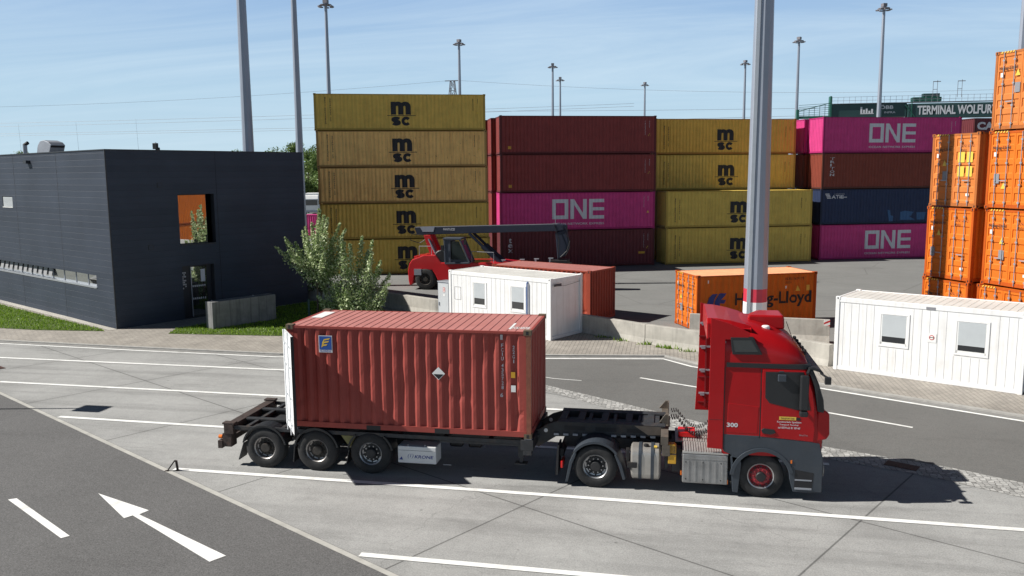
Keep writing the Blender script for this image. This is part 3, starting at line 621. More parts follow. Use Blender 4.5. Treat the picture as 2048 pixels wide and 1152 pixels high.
# orange stacks, doors towards the camera's left
YO = .452
def door_marks(t, H, lod, tri, plate, extra=0):
    fn = lambda u, z: (.016, u, z)          # proud of the door at x = 0
    P = lambda u, z: (-.004, WD-u, z)       # u counted from the left edge as seen
    dec = lambda n, it, m_: decal(n, it, m_, t, P)
    dec('lettering', [fit('Hapag-Lloyd', .22, 1.02, H-.72, H-.56, .01)], M['black_ink'])
    dec('numbers', [fit('HLXU 630421', 1.5, 2.2, H-.55, H-.45), fit('45G1', 1.5, 1.8, H-.72, H-.63)], M['black_ink'])
    dec('warning_label', polys([(tri[0],tri[1]),(tri[0]+.22,tri[1]),(tri[0]+.11,tri[1]+.24)]), M['yellow_label'])
    dec('label_plate', [rect(plate[0], plate[0]+.24, plate[1], plate[1]+.36)], M['grey_ink'])
    if extra: dec('label_plate', [rect(1.42,1.75,1.75,2.15), rect(1.85,2.15,1.75,2.15), rect(1.42,1.75,1.2,1.6), rect(1.85,2.15,1.2,1.6)], M['yellow_label'])
    dec('label_plate', [rect(.30,.42,1.95,2.1), rect(1.9,2.05,.45,.55)], M['white'])
    dec('hazard_stripe', polys(*[[(.25+i*.13,H-.09),(.31+i*.13,H-.09),(.35+i*.13,H-.02),(.29+i*.13,H-.02)] for i in range(5)]), M['yellow_label'])
b = (20.65, 16.2); go = 'orange containers in the near left stack'
aO = Vector((math.cos(YO), math.sin(YO)))
for i, (m_, lb, du) in enumerate(((C_org,'orange container at ground level of the left orange stack, mostly hidden by the office cabin',-.05), (C_org,'bright orange container in the middle of the left orange stack',0), (C_org2,'paler orange container on top of the left orange stack, with yellow notices on its door',.06))):
    t, pf = container('shipping_container', lb, L40, HH, m_, (b[0]+aO.x*du, b[1]+aO.y*du, i*HH+.05), YO, go, doors='left'); door_marks(t, HH, 0, ((.55,1.45),(.60,1.75),(.62,1.62))[i], ((.45,.75),(.30,.9),(.65,1.05))[i], i == 2)
b = (22.05, 13.96)
for i, (m_, lb, du) in enumerate(((C_org,'orange container at ground level of the right orange stack, cut by the photo edge',-.1), (C_org,'bright orange container second from the ground of the right orange stack',.05), (C_org,'bright orange container third from the ground of the right orange stack',0), (C_org2,'faded orange container on the very top of the right orange stack',.05))):
    t, pf = container('shipping_container', lb, L40, HH, m_, (b[0]+aO.x*du, b[1]+aO.y*du, i*HH+.05), YO, 'orange containers in the near right stack', doors='left'); door_marks(t, HH, 0, ((.75,1.2),(.75,1.6),(.70,.75),(.95,1.95))[i], ((.45,.75),(.75,1.0),(.35,.95),(.95,1.35))[i])
# single 20 ft boxes
t, pf = container('shipping_container', 'orange container with blue emblem and black lettering standing alone behind the striped pole', 6.058, H8, C_org, (10.46, 19.82, .05), .4046, doors='left', roofm=paintm('pale_orange_roof', (.80,.38,.20), rust=0, streak=0))
door_marks(t, H8, 0, (.6,1.35), (.62,.75))
fn = facewall(pf); br = [p[0] for p in pf]
decal('emblem', polys([(.42,1.08),(.62,1.55),(.78,1.72),(1.03,1.72),(.86,1.42),(.80,1.14),(.94,.86),(.56,.86)], [(.90,1.36),(1.10,1.74),(1.48,1.74),(1.22,1.44),(1.46,1.44),(1.36,1.27),(1.14,1.27),(1.26,.86),(1.02,.86),(.88,1.14)]), M['blue_ink'], t, fn, br)
decal('lettering', [fit('Hapag-Lloyd', 1.90, 5.80, .98, 1.72, .022)], M['black_ink'], t, fn, br)
decal('numbers', [fit('HLXU 163917 8', 4.42, 5.40, 2.24, 2.36), fit('22G1', 4.42, 4.72, 2.08, 2.17)], M['black_ink'], t, fn, br)
decal('warning_label', polys([(4.96,1.72),(5.20,1.72),(5.08,1.98)]) + [rect(5.52,5.70,1.72,1.98)], M['yellow_label'], t, fn)
decal('label_plate', [rect(4.42,4.52,1.85,1.97), rect(.52,.58,2.22,2.36)], M['white'], t, fn)
t, pf = container('shipping_container', 'brick red container standing behind the small white cabin, its ribbed end in shade', 6.058, H8, C_red2, (.03, 24.25, .0), -.462, roofm=C_redroof, doors='left'); codes(t, pf, 'FCIU381166', 6.058, False)
# the far pink one glimpsed between the building and the mustard stack
container('shipping_container', 'pink container glimpsed in the gap between the dark building and the mustard stack', 6.058, H8, C_mag, (-33.7, 75, .05), .05, roofm=C_mag, castings=False)
# ------------------------------------------------------------ the red container on the trailer
HB = 1.10
t, pf = container('shipping_container', 'red ribbed container on the trailer with its rear doors swung open', 6.058, H8, C_red, (0, 0, HB), 0, rd=.046, doors='left', open_doors=True, roofm=C_redroof, cast_m=C_casting)
RC = t; fn = facewall(pf); br = [p[0] for p in pf]
post = MB().box(6.058-.118, 6.058-.006, .004, .12, .119, H8-.119).build('corner_post', C_rust, t)
# logo panel
lp = MB(); 
M['logo_blue'] = plain('logo_blue', (.02,.09,.36))
eb = decal('emblem', [rect(.83, 1.18, 1.92, 2.34)], M['white_ink'], t, lambda u, z: (u, .010, z))
decal('emblem_panel', [rect(.85, 1.16, 1.99, 2.32)], M['logo_blue'], eb, lambda u, z: (u, .007, z)); decal('emblem_text', [fit('FLORENS', .87, 1.14, 1.935, 1.975, .01)], M['logo_blue'], eb, lambda u, z: (u, .007, z))
decal('emblem_letter', polys([(.90,2.04),(.93,2.18),(.97,2.25),(1.13,2.28),(1.10,2.24),(.99,2.22),(.97,2.19),(1.10,2.21),(1.08,2.17),(.97,2.15),(.95,2.12),(1.06,2.13),(1.03,2.09),(.95,2.08)]), M['yellow_label'], eb, lambda u, z: (u, .004, z))
for it in (stack('FCIU', 5.37, 2.26, .085, .105, .008) + stack('435728', 5.37, 1.78, .085, .105, .008) + stack('6', 5.35, 1.08, .10, .1, .01), stack('22G1', 5.64, 2.22, .085, .11, .008)): decal('lettering', it, M['white_ink'], t, fn, br)
decal('label_plate', [rect(5.58,5.68,1.46,1.60)], M['yellow'], t, lambda u, z: (u, .010, z)); decal('label_plate', [rect(5.58,5.69,1.12,1.28)], M['white'], t, lambda u, z: (u, .010, z)); decal('label_plate', [rect(5.33,5.39,2.36,2.48)], M['grey_ink'], t, lambda u, z: (u, .011, z))
pl = decal('hazard_placard', polys([(3.67,1.50),(3.83,1.34),(3.99,1.50),(3.83,1.66)]), M['white'], t, lambda u, z: (u, .004, z))
decal('placard_mark', polys([(3.705,1.485),(3.83,1.36),(3.955,1.485)]), M['black_ink'], pl, lambda u, z: (u, .001, z))
decal('roof_marking', [fit('FCIU 435728', 5.55, 5.95, .35, .62, .02), rect(5.47, 5.53, .3, 1.1)], M['white'], t, lambda u, z: (u, z, H8-.028)); decal('roof_marking', [rect(.12, .42, 1.2, 2.1)], M['white'], t, lambda u, z: (u, z, H8-.028))
# inside floor / walls read dark; open doors: near leaf stands out towards the camera, far leaf swung right back
def open_leaf(nm, hinge, ang, hinge_far):
    e = bpy.data.objects.new(nm, None); 
    mb = MB(); w = 1.16; z0, z1 = .13, H8-.11; nb = 5; hh = (z1-z0)/nb; zs = [(z0, 0)]
    for k_ in range(nb): a = z0+k_*hh; zs += [(a+.10,0),(a+.15,.014),(a+hh-.15,.014),(a+hh-.10,0)]
    zs.append((z1,0)); n = len(zs)
    for off in (0.,):
        mb.add([(.07, -.03+d, z) for z, d in zs]+[(w-.07, -.03+d, z) for z, d in zs], [(j,j+1,n+j+1,n+j) for j in range(n-1)], 0)
        mb.add([(.07, .015+d*.6, z) for z, d in zs]+[(w-.07, .015+d*.6, z) for z, d in zs], [(j,j+1,n+j+1,n+j) for j in range(n-1)], 0)
    mb.box(0,.07,-.035,.025,z0,z1,0); mb.box(w-.07,w,-.035,.025,z0,z1,0); mb.box(.07,w-.07,-.033,.023,z0-.0,z0+.05,0); mb.box(.07,w-.07,-.033,.023,z1-.05,z1,0)
    mb.box(w,w+.025,-.04,.03,z0-.01,z1+.01,1); mb.box(0,w,-.041,-.036,z0-.015,z0,1)
    o = mb.build(nm, [C_white_in, M['rubber']], RC, fix=False); o.location = hinge; o.rotation_euler = (0,0,ang)
    for fx in (.35, .85):
        r_ = MB(); r_.tube([(fx,-.060,.06),(fx,-.060,H8-.05)], .014, 8)
        for z in (.3,.95,1.7,2.2): r_.box(fx-.03,fx+.03,-.068,-.03,z-.025,z+.025)
        r_.build('locking_rod', C_white_in, o)
    return o
open_leaf('door', (-.04,-.03,0), R(-55.5), False)
open_leaf('door', (-.04,WD+.09,0), R(7), True)
ALLKIDS = {}
# ------------------------------------------------------------ office building
A0 = Vector((-16.77, 16.72)); a1 = Vector((.5, .8660)); n1 = Vector((.8660, -.5)); a2 = Vector((-.8660, .5)); n2 = Vector((-.5, -.8660))
HBL = 8.52
def cladding():
    m = bpy.data.materials.new('dark_cladding'); m.use_nodes = True; t = m.node_tree; b = t.nodes['Principled BSDF']; b.inputs['Roughness'].default_value = .55; b.inputs['Metallic'].default_value = .1; b.inputs['Specular IOR Level'].default_value = .2
    n = t.nodes.new; L = t.links.new; tc = n('ShaderNodeTexCoord'); sp = n('ShaderNodeSeparateXYZ'); L(tc.outputs['Object'], sp.inputs[0])
    w = n('ShaderNodeMath'); w.operation = 'FLOORED_MODULO'; L(sp.outputs['Z'], w.inputs[0]); w.inputs[1].default_value = .3
    r = n('ShaderNodeValToRGB'); r.color_ramp.elements[0].position = 0; r.color_ramp.elements[0].color = (1.18,1.18,1.18,1); r.color_ramp.elements[1].position = .03; r.color_ramp.elements[1].color = (1,1,1,1)
    r.color_ramp.interpolation = 'CONSTANT'; mr = n('ShaderNodeMath'); mr.operation = 'DIVIDE'; L(w.outputs[0], mr.inputs[0]); mr.inputs[1].default_value = .3
    L(mr.outputs[0], r.inputs[0])
    fl = n('ShaderNodeMath'); fl.operation = 'SNAP'; L(sp.outputs['Z'], fl.inputs[0]); fl.inputs[1].default_value = .3
    wn = n('ShaderNodeTexWhiteNoise'); wn.noise_dimensions = '1D'; L(fl.outputs[0], wn.inputs['W'])
    no = n('ShaderNodeTexNoise'); no.inputs['Scale'].default_value = .5; no.inputs['Detail'].default_value = 5; L(tc.outputs['Object'], no.inputs['Vector'])
    m1 = n('ShaderNodeMapRange'); m1.inputs[3].default_value = .94; m1.inputs[4].default_value = 1.06; L(wn.outputs[0], m1.inputs[0])
    m2 = n('ShaderNodeMapRange'); m2.inputs[1].default_value = .3; m2.inputs[2].default_value = .7; m2.inputs[3].default_value = .9; m2.inputs[4].default_value = 1.1; L(no.outputs[0], m2.inputs[0])
    mm = n('ShaderNodeMath'); mm.operation = 'MULTIPLY'; L(m1.outputs[0], mm.inputs[0]); L(m2.outputs[0], mm.inputs[1])
    v = n('ShaderNodeVectorMath'); v.operation = 'SCALE'; v.inputs[0].default_value = (.043,.053,.074); L(mm.outputs[0], v.inputs['Scale'])
    v2 = n('ShaderNodeVectorMath'); v2.operation = 'MULTIPLY'; L(v.outputs[0], v2.inputs[0]); L(r.outputs[0], v2.inputs[1]); L(v2.outputs[0], b.inputs['Base Color'])
    bu = n('ShaderNodeBump'); bu.inputs['Strength'].default_value = .6; bu.inputs['Distance'].default_value = .01
    r2 = n('ShaderNodeMapRange'); r2.inputs[1].default_value = 0; r2.inputs[2].default_value = .06; L(mr.outputs[0], r2.inputs[0]); L(r2.outputs[0], bu.inputs['Height']); L(bu.outputs[0], b.inputs['Normal']); return m
M['cladding'] = cladding(); M['trim'] = plain('dark_trim', (.02,.023,.03), .5); M['seam'] = plain('panel_joint', (.012,.014,.018), .8)
BL = thing('office_building', 'dark blue-grey panel-clad building with a big window and recessed entrance', 'building', (A0.x, A0.y, 0))
def wallP(a, n): return lambda u, z, d=0.: (a.x*u+n.x*d, a.y*u+n.y*d, z)
def open_wall(P, U, Hh, ops, depth=.3):
    mb = MB(); us = sorted({0, U} | {o[0] for o in ops} | {o[1] for o in ops}); zs = sorted({0, Hh} | {o[2] for o in ops} | {o[3] for o in ops})
    for a, b_ in zip(us, us[1:]):
        for c, d in zip(zs, zs[1:]):
            if any(o[0] <= a and b_ <= o[1] and o[2] <= c and d <= o[3] for o in ops): continue
            mb.add([P(a,c),P(b_,c),P(b_,d),P(a,d)], [(0,1,2,3)])
    for u0_, u1_, z0, z1 in ops:
        for q in (((u0_,z0),(u1_,z0)),((u1_,z0),(u1_,z1)),((u1_,z1),(u0_,z1)),((u0_,z1),(u0_,z0))):
            mb.add([P(*q[0]),P(*q[1]),P(*q[1],-depth),P(*q[0],-depth)], [(0,1,2,3)], 1)
    return mb
P1, P2 = wallP(a1, n1), wallP(a2, n2)
open_wall(P1, 11.0, HBL, [(3.45,5.42,3.80,6.38),(3.45,5.22,0.06,2.76)], .36).build('wall', [M['cladding'], M['trim']], BL, fix=False)
open_wall(P2, 19.0, HBL, [(1.88,18.0,1.86,2.50),(11.95,13.45,5.6,6.22)], .28).build('wall', [M['cladding'], M['trim']], BL, fix=False)
mb = MB(); c1 = a1*11; c2 = a2*19
mb.add([(c1.x,c1.y,0),(c1.x+c2.x,c1.y+c2.y,0),(c1.x+c2.x,c1.y+c2.y,HBL),(c1.x,c1.y,HBL)], [(0,1,2,3)]); mb.add([(c2.x,c2.y,0),(c1.x+c2.x,c1.y+c2.y,0),(c1.x+c2.x,c1.y+c2.y,HBL),(c2.x,c2.y,HBL)], [(0,1,2,3)])
mb.build('wall', M['cladding'], BL, fix=False)
MB().add([(0,0,HBL-.3),(c1.x,c1.y,HBL-.3),(c1.x+c2.x,c1.y+c2.y,HBL-.3),(c2.x,c2.y,HBL-.3)], [(0,1,2,3)]).build('roof', ground_mat('roof_felt', (.12,.12,.12)), BL, fix=False)
def along(P, u0_, u1_, z0, z1, d0, d1, mb=None, mi=None):
    mb = mb or MB(); return mb.add([P(u0_,z0,d0),P(u1_,z0,d0),P(u1_,z0,d1),P(u0_,z0,d1),P(u0_,z1,d0),P(u1_,z1,d0),P(u1_,z1,d1),P(u0_,z1,d1)], [(0,3,2,1),(4,5,6,7),(0,1,5,4),(1,2,6,5),(2,3,7,6),(3,0,4,7)], mi)
mb = MB(); along(P1, -.0, 11.02, HBL, HBL+.05, -.3, .03, mb); along(P2, .0, 19, HBL+.002, HBL+.052, -.3, .03, mb); mb.build('roof_edge', M['trim'], BL)
mb = MB(); along(P1, -.03, .03, .05, HBL, -.03, .012, mb); mb.build('corner_trim', M['trim'], BL)
mb = MB()
along(P1, 5.585, 5.605, 0, HBL, .001, .004, mb)
for u_, z0, z1 in ((5.62,2.5,HBL),(5.68,0,1.86),(11.4,2.5,HBL),(11.3,0,1.86)): along(P2, u_, u_+.02, z0, z1, .001, .004, mb)
mb.build('panel_joint', M['seam'], BL)
w = along(P1, 3.47,5.40,3.80,3.86,-.3,.03); along(P1, 3.5,5.1,3.86,6.38,-.30,-.26, w); w = w.build('window', M['trim'], BL)
along(P1, 3.53,5.07,3.9,6.33,-.255,-.245).build('pane', M['glass_bldg'], w)
# entrance
d = along(P1, 3.47,4.02,.06,2.74,-.35,-.30); along(P1, 4.0,5.2,2.66,2.75,-.35,-.28, d); along(P1,4.0,4.05,.06,2.7,-.35,-.27,d); along(P1,4.95,5.2,.06,2.7,-.35,-.30,d); d = d.build('entrance', M['trim'], BL)
dd = along(P1, 4.06,4.94,.08,2.65,-.335,-.32).build('door', M['glass_bldg'], d)
along(P1, 4.03,4.075,.08,2.68,-.31,-.25).build('door_handle', M['galv'], dd)
mk = MB()
for z_ in (1.95,):
    for k_ in range(7): along(P1, 4.14+k_*.11, 4.19+k_*.11, 1.6, 1.7, -.319, -.316, mk); along(P1, 4.14+k_*.11, 4.19+k_*.11, .95, 1.05, -.319, -.316, mk)
along(P1, 4.62,4.86,1.85,2.5,-.319,-.316,mk)
mk.build('door_marking', M['white_ink'], dd)
mk = MB()
for k_ in range(9):
    for j_ in range(3):
        if random.random() < .7: along(P1, 3.60+j_*.07, 3.65+j_*.07, 1.55+k_*.1, 1.62+k_*.1, -.298, -.295, mk)
mk.build('notice', M['white_ink'], d)
for i_, (u_, z_) in enumerate(((2.42,6.74),(1.78,3.72))):
    v_ = along(P1, u_, u_+.26, z_, z_+.24, .001, .02).build('vent_grille', M['trim'], BL); q = MB(); along(P1, u_+.03, u_+.23, z_+.03, z_+.21, .021, .024, q); q.build('louvre', M['cladding'], v_)
# long window band
w = MB(); along(P2, 1.88, 18, 1.85, 1.90, -.28, .035, w); w = w.build('window', mat('sill_plate', (.36,.38,.41), .4, .4, .08, 3), BL)
along(P2, 1.9,17.98,1.9,2.5,-.275,-.26).build('pane', M['glass_bldg'], w)
q = MB()
for k_ in range(12): along(P2, 1.92+k_*1.45, 1.97+k_*1.45, 1.9, 2.5, -.262, -.235, q)
q.build('mullion', M['galv'], w)
q = MB()
for k_ in range(14):
    u_ = 7.6+k_*.70
    q.add([P2(u_,2.02,-.10),P2(u_+.56,2.02,-.16),P2(u_+.56,2.44,-.22),P2(u_,2.44,-.20)], [(0,1,2,3)])
q.build('sunblind', mat('sunblind_grey', (.26,.26,.27), .7, 0, .06, 3), w)
w = along(P2, 11.95,13.45,5.6,5.64,-.28,.02); w = w.build('window', M['white'], BL)
q = MB()
for k_ in range(8): along(P2, 12.0,13.4,5.66+k_*.068,5.715+k_*.068,-.06,-.02,q)
q.build('louvre', M['blind'], w)
l_ = along(P2, 8.95,9.35,8.02,8.18,.0,.22).build('wall_lamp', M['trim'], BL)
# things on the roof
def rel(x, y): return (x, y)
t = thing('roof_cowl', 'silver ventilation cowl with a square dark mouth on the building roof', 'vent', (-27.3, 26.3, HBL-.3))
pr = [(-.75,0),(-.75,.55),(-.62,.95),(-.35,1.2),(0,1.25),(.5,1.12),(.72,.95),(.42,.28),(.42,0)]
MB().prism(pr, -.45, .45).build('cowl_body', M['galv'], t, bevel=.02)
MB().bar((.36,0,.30),(.70,0,.93),.86,.04, upv=(0,0,1)).build('cowl_mouth', M['black_ink'], t)
t.rotation_euler = (0,0,R(-20))
t = thing('flue_pipe', 'short steel flue pipe with a black cap on the building roof', 'chimney', (-28.15, 25.2, HBL-.3))
MB().tube([(0,0,0),(0,0,.95)], .12, 12).build('pipe', M['galv'], t); MB().tube([(-.05,0,.93),(.22,0,1.08)], .1, 10).build('cap', M['black_plastic'], t)
for i_, (x, y, lb) in enumerate(((-29.0,25.9,'thin lightning rod beside the flue pipe'), (-24.6,25.2,'thin lightning rod right of the silver cowl'), (-19.6,23.5,'thin lightning rod nearest the building corner'))):
    t = thing('lightning_rod', lb, 'lightning rod', (x, y, HBL-.3), group='lightning rods on the roof'); MB().tube([(0,0,0),(-.06,0,2.2)], [.006,.004], 6).build('rod', M['galv'], t); MB().box(-.12,.12,-.12,.12,0,.08).build('rod_base', M['conc_wall'], t)
t = thing('roof_antenna', 'small dark antenna cluster on the roof behind the corner', 'antenna', (-16.2, 19.9, HBL-.3))
MB().tube([(0,0,0),(0,0,.75)], .03, 6).build('mast', M['galv'], t); MB().box(-.14,.1,-.08,.08,.42,.72).box(.02,.2,-.05,.05,.36,.5).build('aerial', M['black_plastic'], t, bevel=.02)
t = thing('concrete_block', 'streaky dark concrete wall block beside the entrance path', 'concrete block', (-12.1, 17.32, .04), R(60))
MB().box(0,3.5,0,.62,0,1.30).build('block', M['conc_dark'], t, bevel=.02); MB().box(.15,.19,.3,.34,1.30,1.36).box(2.4,2.44,.3,.34,1.30,1.36).build('lifting_eye', M['galv'], t)
# ------------------------------------------------------------ white office cabins
def cabin(label, loc, rz, wins, L=6.058, D_=2.438, Hc=2.71, door=None):
    t = thing('office_cabin', label, 'cabin', loc, rz)
    mb = MB(); mb.box(.10, L-.10, .03, D_-.03, .10, Hc-.14); mb.build('panelled_wall', M['cabin_white'], t)
    fr = MB()
    for x in (0, L-.14):
        for y in (0, D_-.14): fr.box(x, x+.14, y, y+.14, 0, Hc)
    for y in (.012, D_-.10): fr.box(.14, L-.14, y, y+.088, Hc-.19, Hc-.01); fr.box(.14, L-.14, y, y+.088, .01, .15)
    for x in (.012, L-.10): fr.box(x, x+.088, .14, D_-.14, Hc-.19, Hc-.01); fr.box(x, x+.088, .14, D_-.14, .01, .15)
    fr.build('frame', M['cabin_white'], t, bevel=.012)
    g = MB(); u = .3
    occ = [(w_[0]-.12, w_[1]+.12) for w_ in wins]
    k_ = 0
    while u < L-.2:
        if any(a < u < b_ for a, b_ in occ): g.box(u, u+.006, .024, .0285, .16, wins[0][2]-.12)
        else: g.box(u, u+.006, .024, .0285, .16, Hc-.2)
        u += .262
    g.build('panel_joint', M['groove'], t)
    rf = MB(); n = 24; 
    for k_ in range(n): x = .1+k_*(L-.2)/n; rf.box(x+.01, x+(L-.2)/n-.01, .10, D_-.10, Hc-.05, Hc-.025)
    rf.box(.09, L-.09, .09, D_-.09, Hc-.08, Hc-.045); rf.build('roof', M['cabin_roof'], t)
    for cx in (0, L-.16):
        for cyy in (0, D_-.16):
            c = MB(); c.box(cx-.004, cx+.164, cyy-.004, cyy+.164, Hc-.09, Hc+.012); c.build('corner_casting', M['cabin_white'], t, bevel=.008)
            q = MB(); q.box(cx+.055, cx+.105, cyy-.006 if cyy == 0 else cyy+.16, cyy+.0 if cyy == 0 else cyy+.1665, Hc-.07, Hc-.02); q.build('aperture', M['black_ink'], t)
    for (x0, x1, z0, z1, zb_) in wins:
        w = MB(); f = .07
        for a in ((x0-f,x1+f,z1,z1+f),(x0-f,x1+f,z0-f,z0),(x0-f,x0,z0,z1),(x1,x1+f,z0,z1)): w.box(a[0],a[1],.008,.032,a[2],a[3])
        f2 = .05
        w = w.build('window', M['cabin_white'], t, bevel=.006)
        MB().box(x0,x1,.0262,.029,z0,z1).build('pane', M['glass'], w)
        q = MB()
        for a in ((x0,x1,z0,z0+.09),(x0,x0+.05,z0,z1),(x1-.05,x1,z0,z1)): q.box(a[0],a[1],.018,.0285,a[2],a[3])
        q.build('sash', M['white'], w)
        q = MB(); n = int((z1-zb_)/.05)
        for k_ in range(n): z = zb_+k_*(z1-zb_)/n; q.add([(x0+.045,.014,z),(x1-.045,.014,z),(x1-.045,.018,z+(z1-zb_)/n),(x0+.045,.018,z+(z1-zb_)/n)], [(0,1,2,3)])
        q.build('roller_blind', M['blind'], w, fix=False)
    return t
CA = cabin('white site office cabin behind the red container, with a grey cabinet on its left end', (-1.15, 19.80, .04), -.499, [(1.55,2.30,1.14,2.22,1.52),(3.82,4.60,1.14,2.22,1.55)])
MB().tube([(4.78,-.03,.05),(4.78,-.03,2.45),(4.78,.02,2.5)], .035, 8).build('downpipe', plain('blue_pipe', (.10,.16,.34), .4), CA)
q = MB()
for a in ((.35,.75,1.35,1.36),(.35,.75,1.95,1.96),(.35,.36,1.35,1.95),(.74,.75,1.35,1.95)): q.box(a[0],a[1],.015,.024,a[2],a[3])
q.build('hatch_outline', M['groove'], CA)
q = MB().box(6.058,6.10,.25,.75,2.36,2.46).build('cable_box', M['grey_plastic'], CA)
MB().tube([(6.075,.5,2.36),(6.075,1.1,2.33),(6.075,2.2,2.42)], .008, 5).build('cable', M['black_plastic'], CA)
CB = cabin('long white site office cabin on the right in front of the orange stacks', (15.20, 13.20, .04), -.505, [(1.60,2.48,1.14,2.22,1.44),(4.04,4.95,1.14,2.22,1.42)])
decal('notice', [rect(3.13,3.42,1.40,1.72)], M['white'], CB, lambda u, z: (u, .018, z))
MB().lathe([(.085,0),(.085,.002),(.0,.0021)], 20, 'y', (3.275,.012,1.57)).build('prohibition_sign', M['red_ink'], CB); MB().lathe([(.06,0),(.06,.002),(.0,.0021)], 20, 'y', (3.275,.0085,1.57)).build('prohibition_sign', M['white'], CB)
MB().box(3.2,3.35,.007,.0084,1.56,1.585).build('prohibition_bar', M['black_ink'], CB)
decal('label_plate', [rect(3.05,3.35,2.53,2.62)], M['grey_ink'], CB, lambda u, z: (u, .006, z))
ca_ = math.cos(-.499); sa_ = math.sin(-.499)
t = thing('electrical_cabinet', 'grey steel cabinet with small red notices beside the left end of the white cabin', 'cabinet', (-1.15-.80*ca_, 19.80-.80*sa_, .04), -.499)
MB().box(.02,.76,.05,.65,.08,2.08).box(0,.78,.03,.67,2.08,2.13).box(.05,.73,.08,.6,0,.08).build('cabinet_body', M['galv'], t, bevel=.01)
q = MB().box(.06,.72,.035,.049,.14,2.03).build('door', mat('cabinet_door', (.5,.52,.54), .5, 0, .04), t); MB().box(.10,.13,.0,.034,.95,1.12).build('handle', M['galv'], q)
decal('notice', [rect(.38,.52,1.62,1.84)], M['red_ink'], t, lambda u, z: (u, .03, z)); decal('notice', [rect(.40,.50,1.64,1.70), rect(.40,.44,1.73,1.82), rect(.47,.50,1.73,1.82), rect(.40,.50,1.42,1.52)], M['white'], t, lambda u, z: (u, .027, z))
# ------------------------------------------------------------ yard walls
WL = [(-14.6,29.0),(-11.6,27.2),(-8.77,26.37),(-5.88,24.76),(-2.65,22.74),(.2,22.1),(5.45,19.02),(8.24,16.95),(10.48,15.6),(12.39,14.95),(14.02,14.62),(15.15,13.62)]
t = thing('retaining_wall', 'low pale concrete wall curving between the paving and the container yard', 'wall', (0,0,.04))
top = .82
for a, b_ in ((0,3),(3,5),(5,7),(7,9),(9,11)):
    pl = WL[a:b_+1]; A1, B1 = offs(pl, -.02), offs(pl, .26)
    n = len(pl); mb = MB(); e = .012
    rings = []
    for i in range(n):
        x0, y0 = A1[i]; x1, y1 = B1[i]
        if i == 0: dv = (Vector(pl[1])-Vector(pl[0])).normalized()*e; x0 += dv.x; x1 += dv.x; y0 += dv.y; y1 += dv.y
        if i == n-1: dv = (Vector(pl[-2])-Vector(pl[-1])).normalized()*e; x0 += dv.x; x1 += dv.x; y0 += dv.y; y1 += dv.y
        rings.append([(x0-(x1-x0)*.25,y0-(y1-y0)*.25,0),(x0,y0,.25),(x0,y0,top),(x1,y1,top),(x1,y1,0)])
    mb.loft(rings); mb.build('wall_segment', M['conc_wall'], t, bevel=.012)
q = MB()
for i in range(160):
    x, y = random.choice([(8.3,16.75),(8.9,16.3),(9.3,16.05),(9.15,16.1),(6.3,18.1),(7.2,17.4),(10.0,15.6)]); x += random.gauss(0,.16); y += random.gauss(0,.05)-.08; a = random.uniform(0,6.28); h_ = random.uniform(.05,.22)
    q.add([(x-.03*math.cos(a), y-.03*math.sin(a), .04),(x+.03*math.cos(a), y+.03*math.sin(a), .04),(x+random.uniform(-.1,.1), y+random.uniform(-.1,.05), .04+h_)], [(0,1,2)])
tag(q.build('weeds', M['grass_blade'], fix=False), 'small green weeds growing at the foot of the concrete wall', 'weeds', kind='stuff')
JP = [(-.31,0),(-.31,.08),(-.17,.34),(-.10,1.02),(.10,1.02),(.17,.34),(.31,.08),(.31,0)]
for i_, (x, y, rz_, L_, lb) in enumerate(((10.15,18.9,-.15,2.6,'concrete traffic barrier segment in front of the lone orange container door'),(12.85,18.5,-.13,3.1,'concrete traffic barrier segment with a red and white marker at its right end'))):
    t = thing('traffic_barrier', lb, 'barrier', (x, y, .045), rz_, 'concrete traffic barriers in front of the lone orange container')
    MB().prism([(a, z) for a, z in JP], 0, L_, plane='yz').build('barrier_body', M['conc_wall'], t, bevel=.01)
    if i_ == 0: continue
    pl = MB().box(L_-.24, L_, -.125, -.112, .60, 1.03).build('marker_board', M['white'], t)
    q = MB()
    for k_ in range(2): q.add([(L_-.24,-.127,.62+k_*.2),(L_,-.127,.74+k_*.2),(L_,-.127,.82+k_*.2),(L_-.24,-.127,.70+k_*.2)], [(0,1,2,3)])
    q.build('marker_stripe', M['red_ink'], pl, fix=False)
for i_, (x, y, rz_, lb) in enumerate(((14.95,2.72,-.5,'rusty drain cover set in the cobble strip ahead of the truck'),(-16.3,8.75,-.5,'rusty brown drain cover in the concrete near the left edge of the photo'))):
    t = thing('drain_cover', lb, 'drain cover', (x, y, .013), rz_, 'drain covers in the lot')
    mb = MB(); mb.box(-.38,.38,-.2,.2,0,.006)
    for k_ in range(9): mb.box(-.36+k_*.083,-.31+k_*.083,-.17,.17,.006,.012)
    mb.build('cover', mat('drain_rust', (.10,.05,.04), .8, 0, .3, 6), t)
# lane stand
t = thing('lane_stand', 'small rusty folded metal stand at the corner where lane line meets road edge', 'stand', (-2.93,-.56,.0))
MB().bar((-.12,-.05,.0),(.06,.02,.26),.05,.03).bar((.06,.02,.26),(.12,.03,.25),.05,.03).bar((.10,.03,.25),(.12,.04,.0),.05,.03).box(-.17,-.07,-.09,-.01,0,.02).box(.07,.17,0,.08,0,.02).build('bracket', M['rusty'], t)
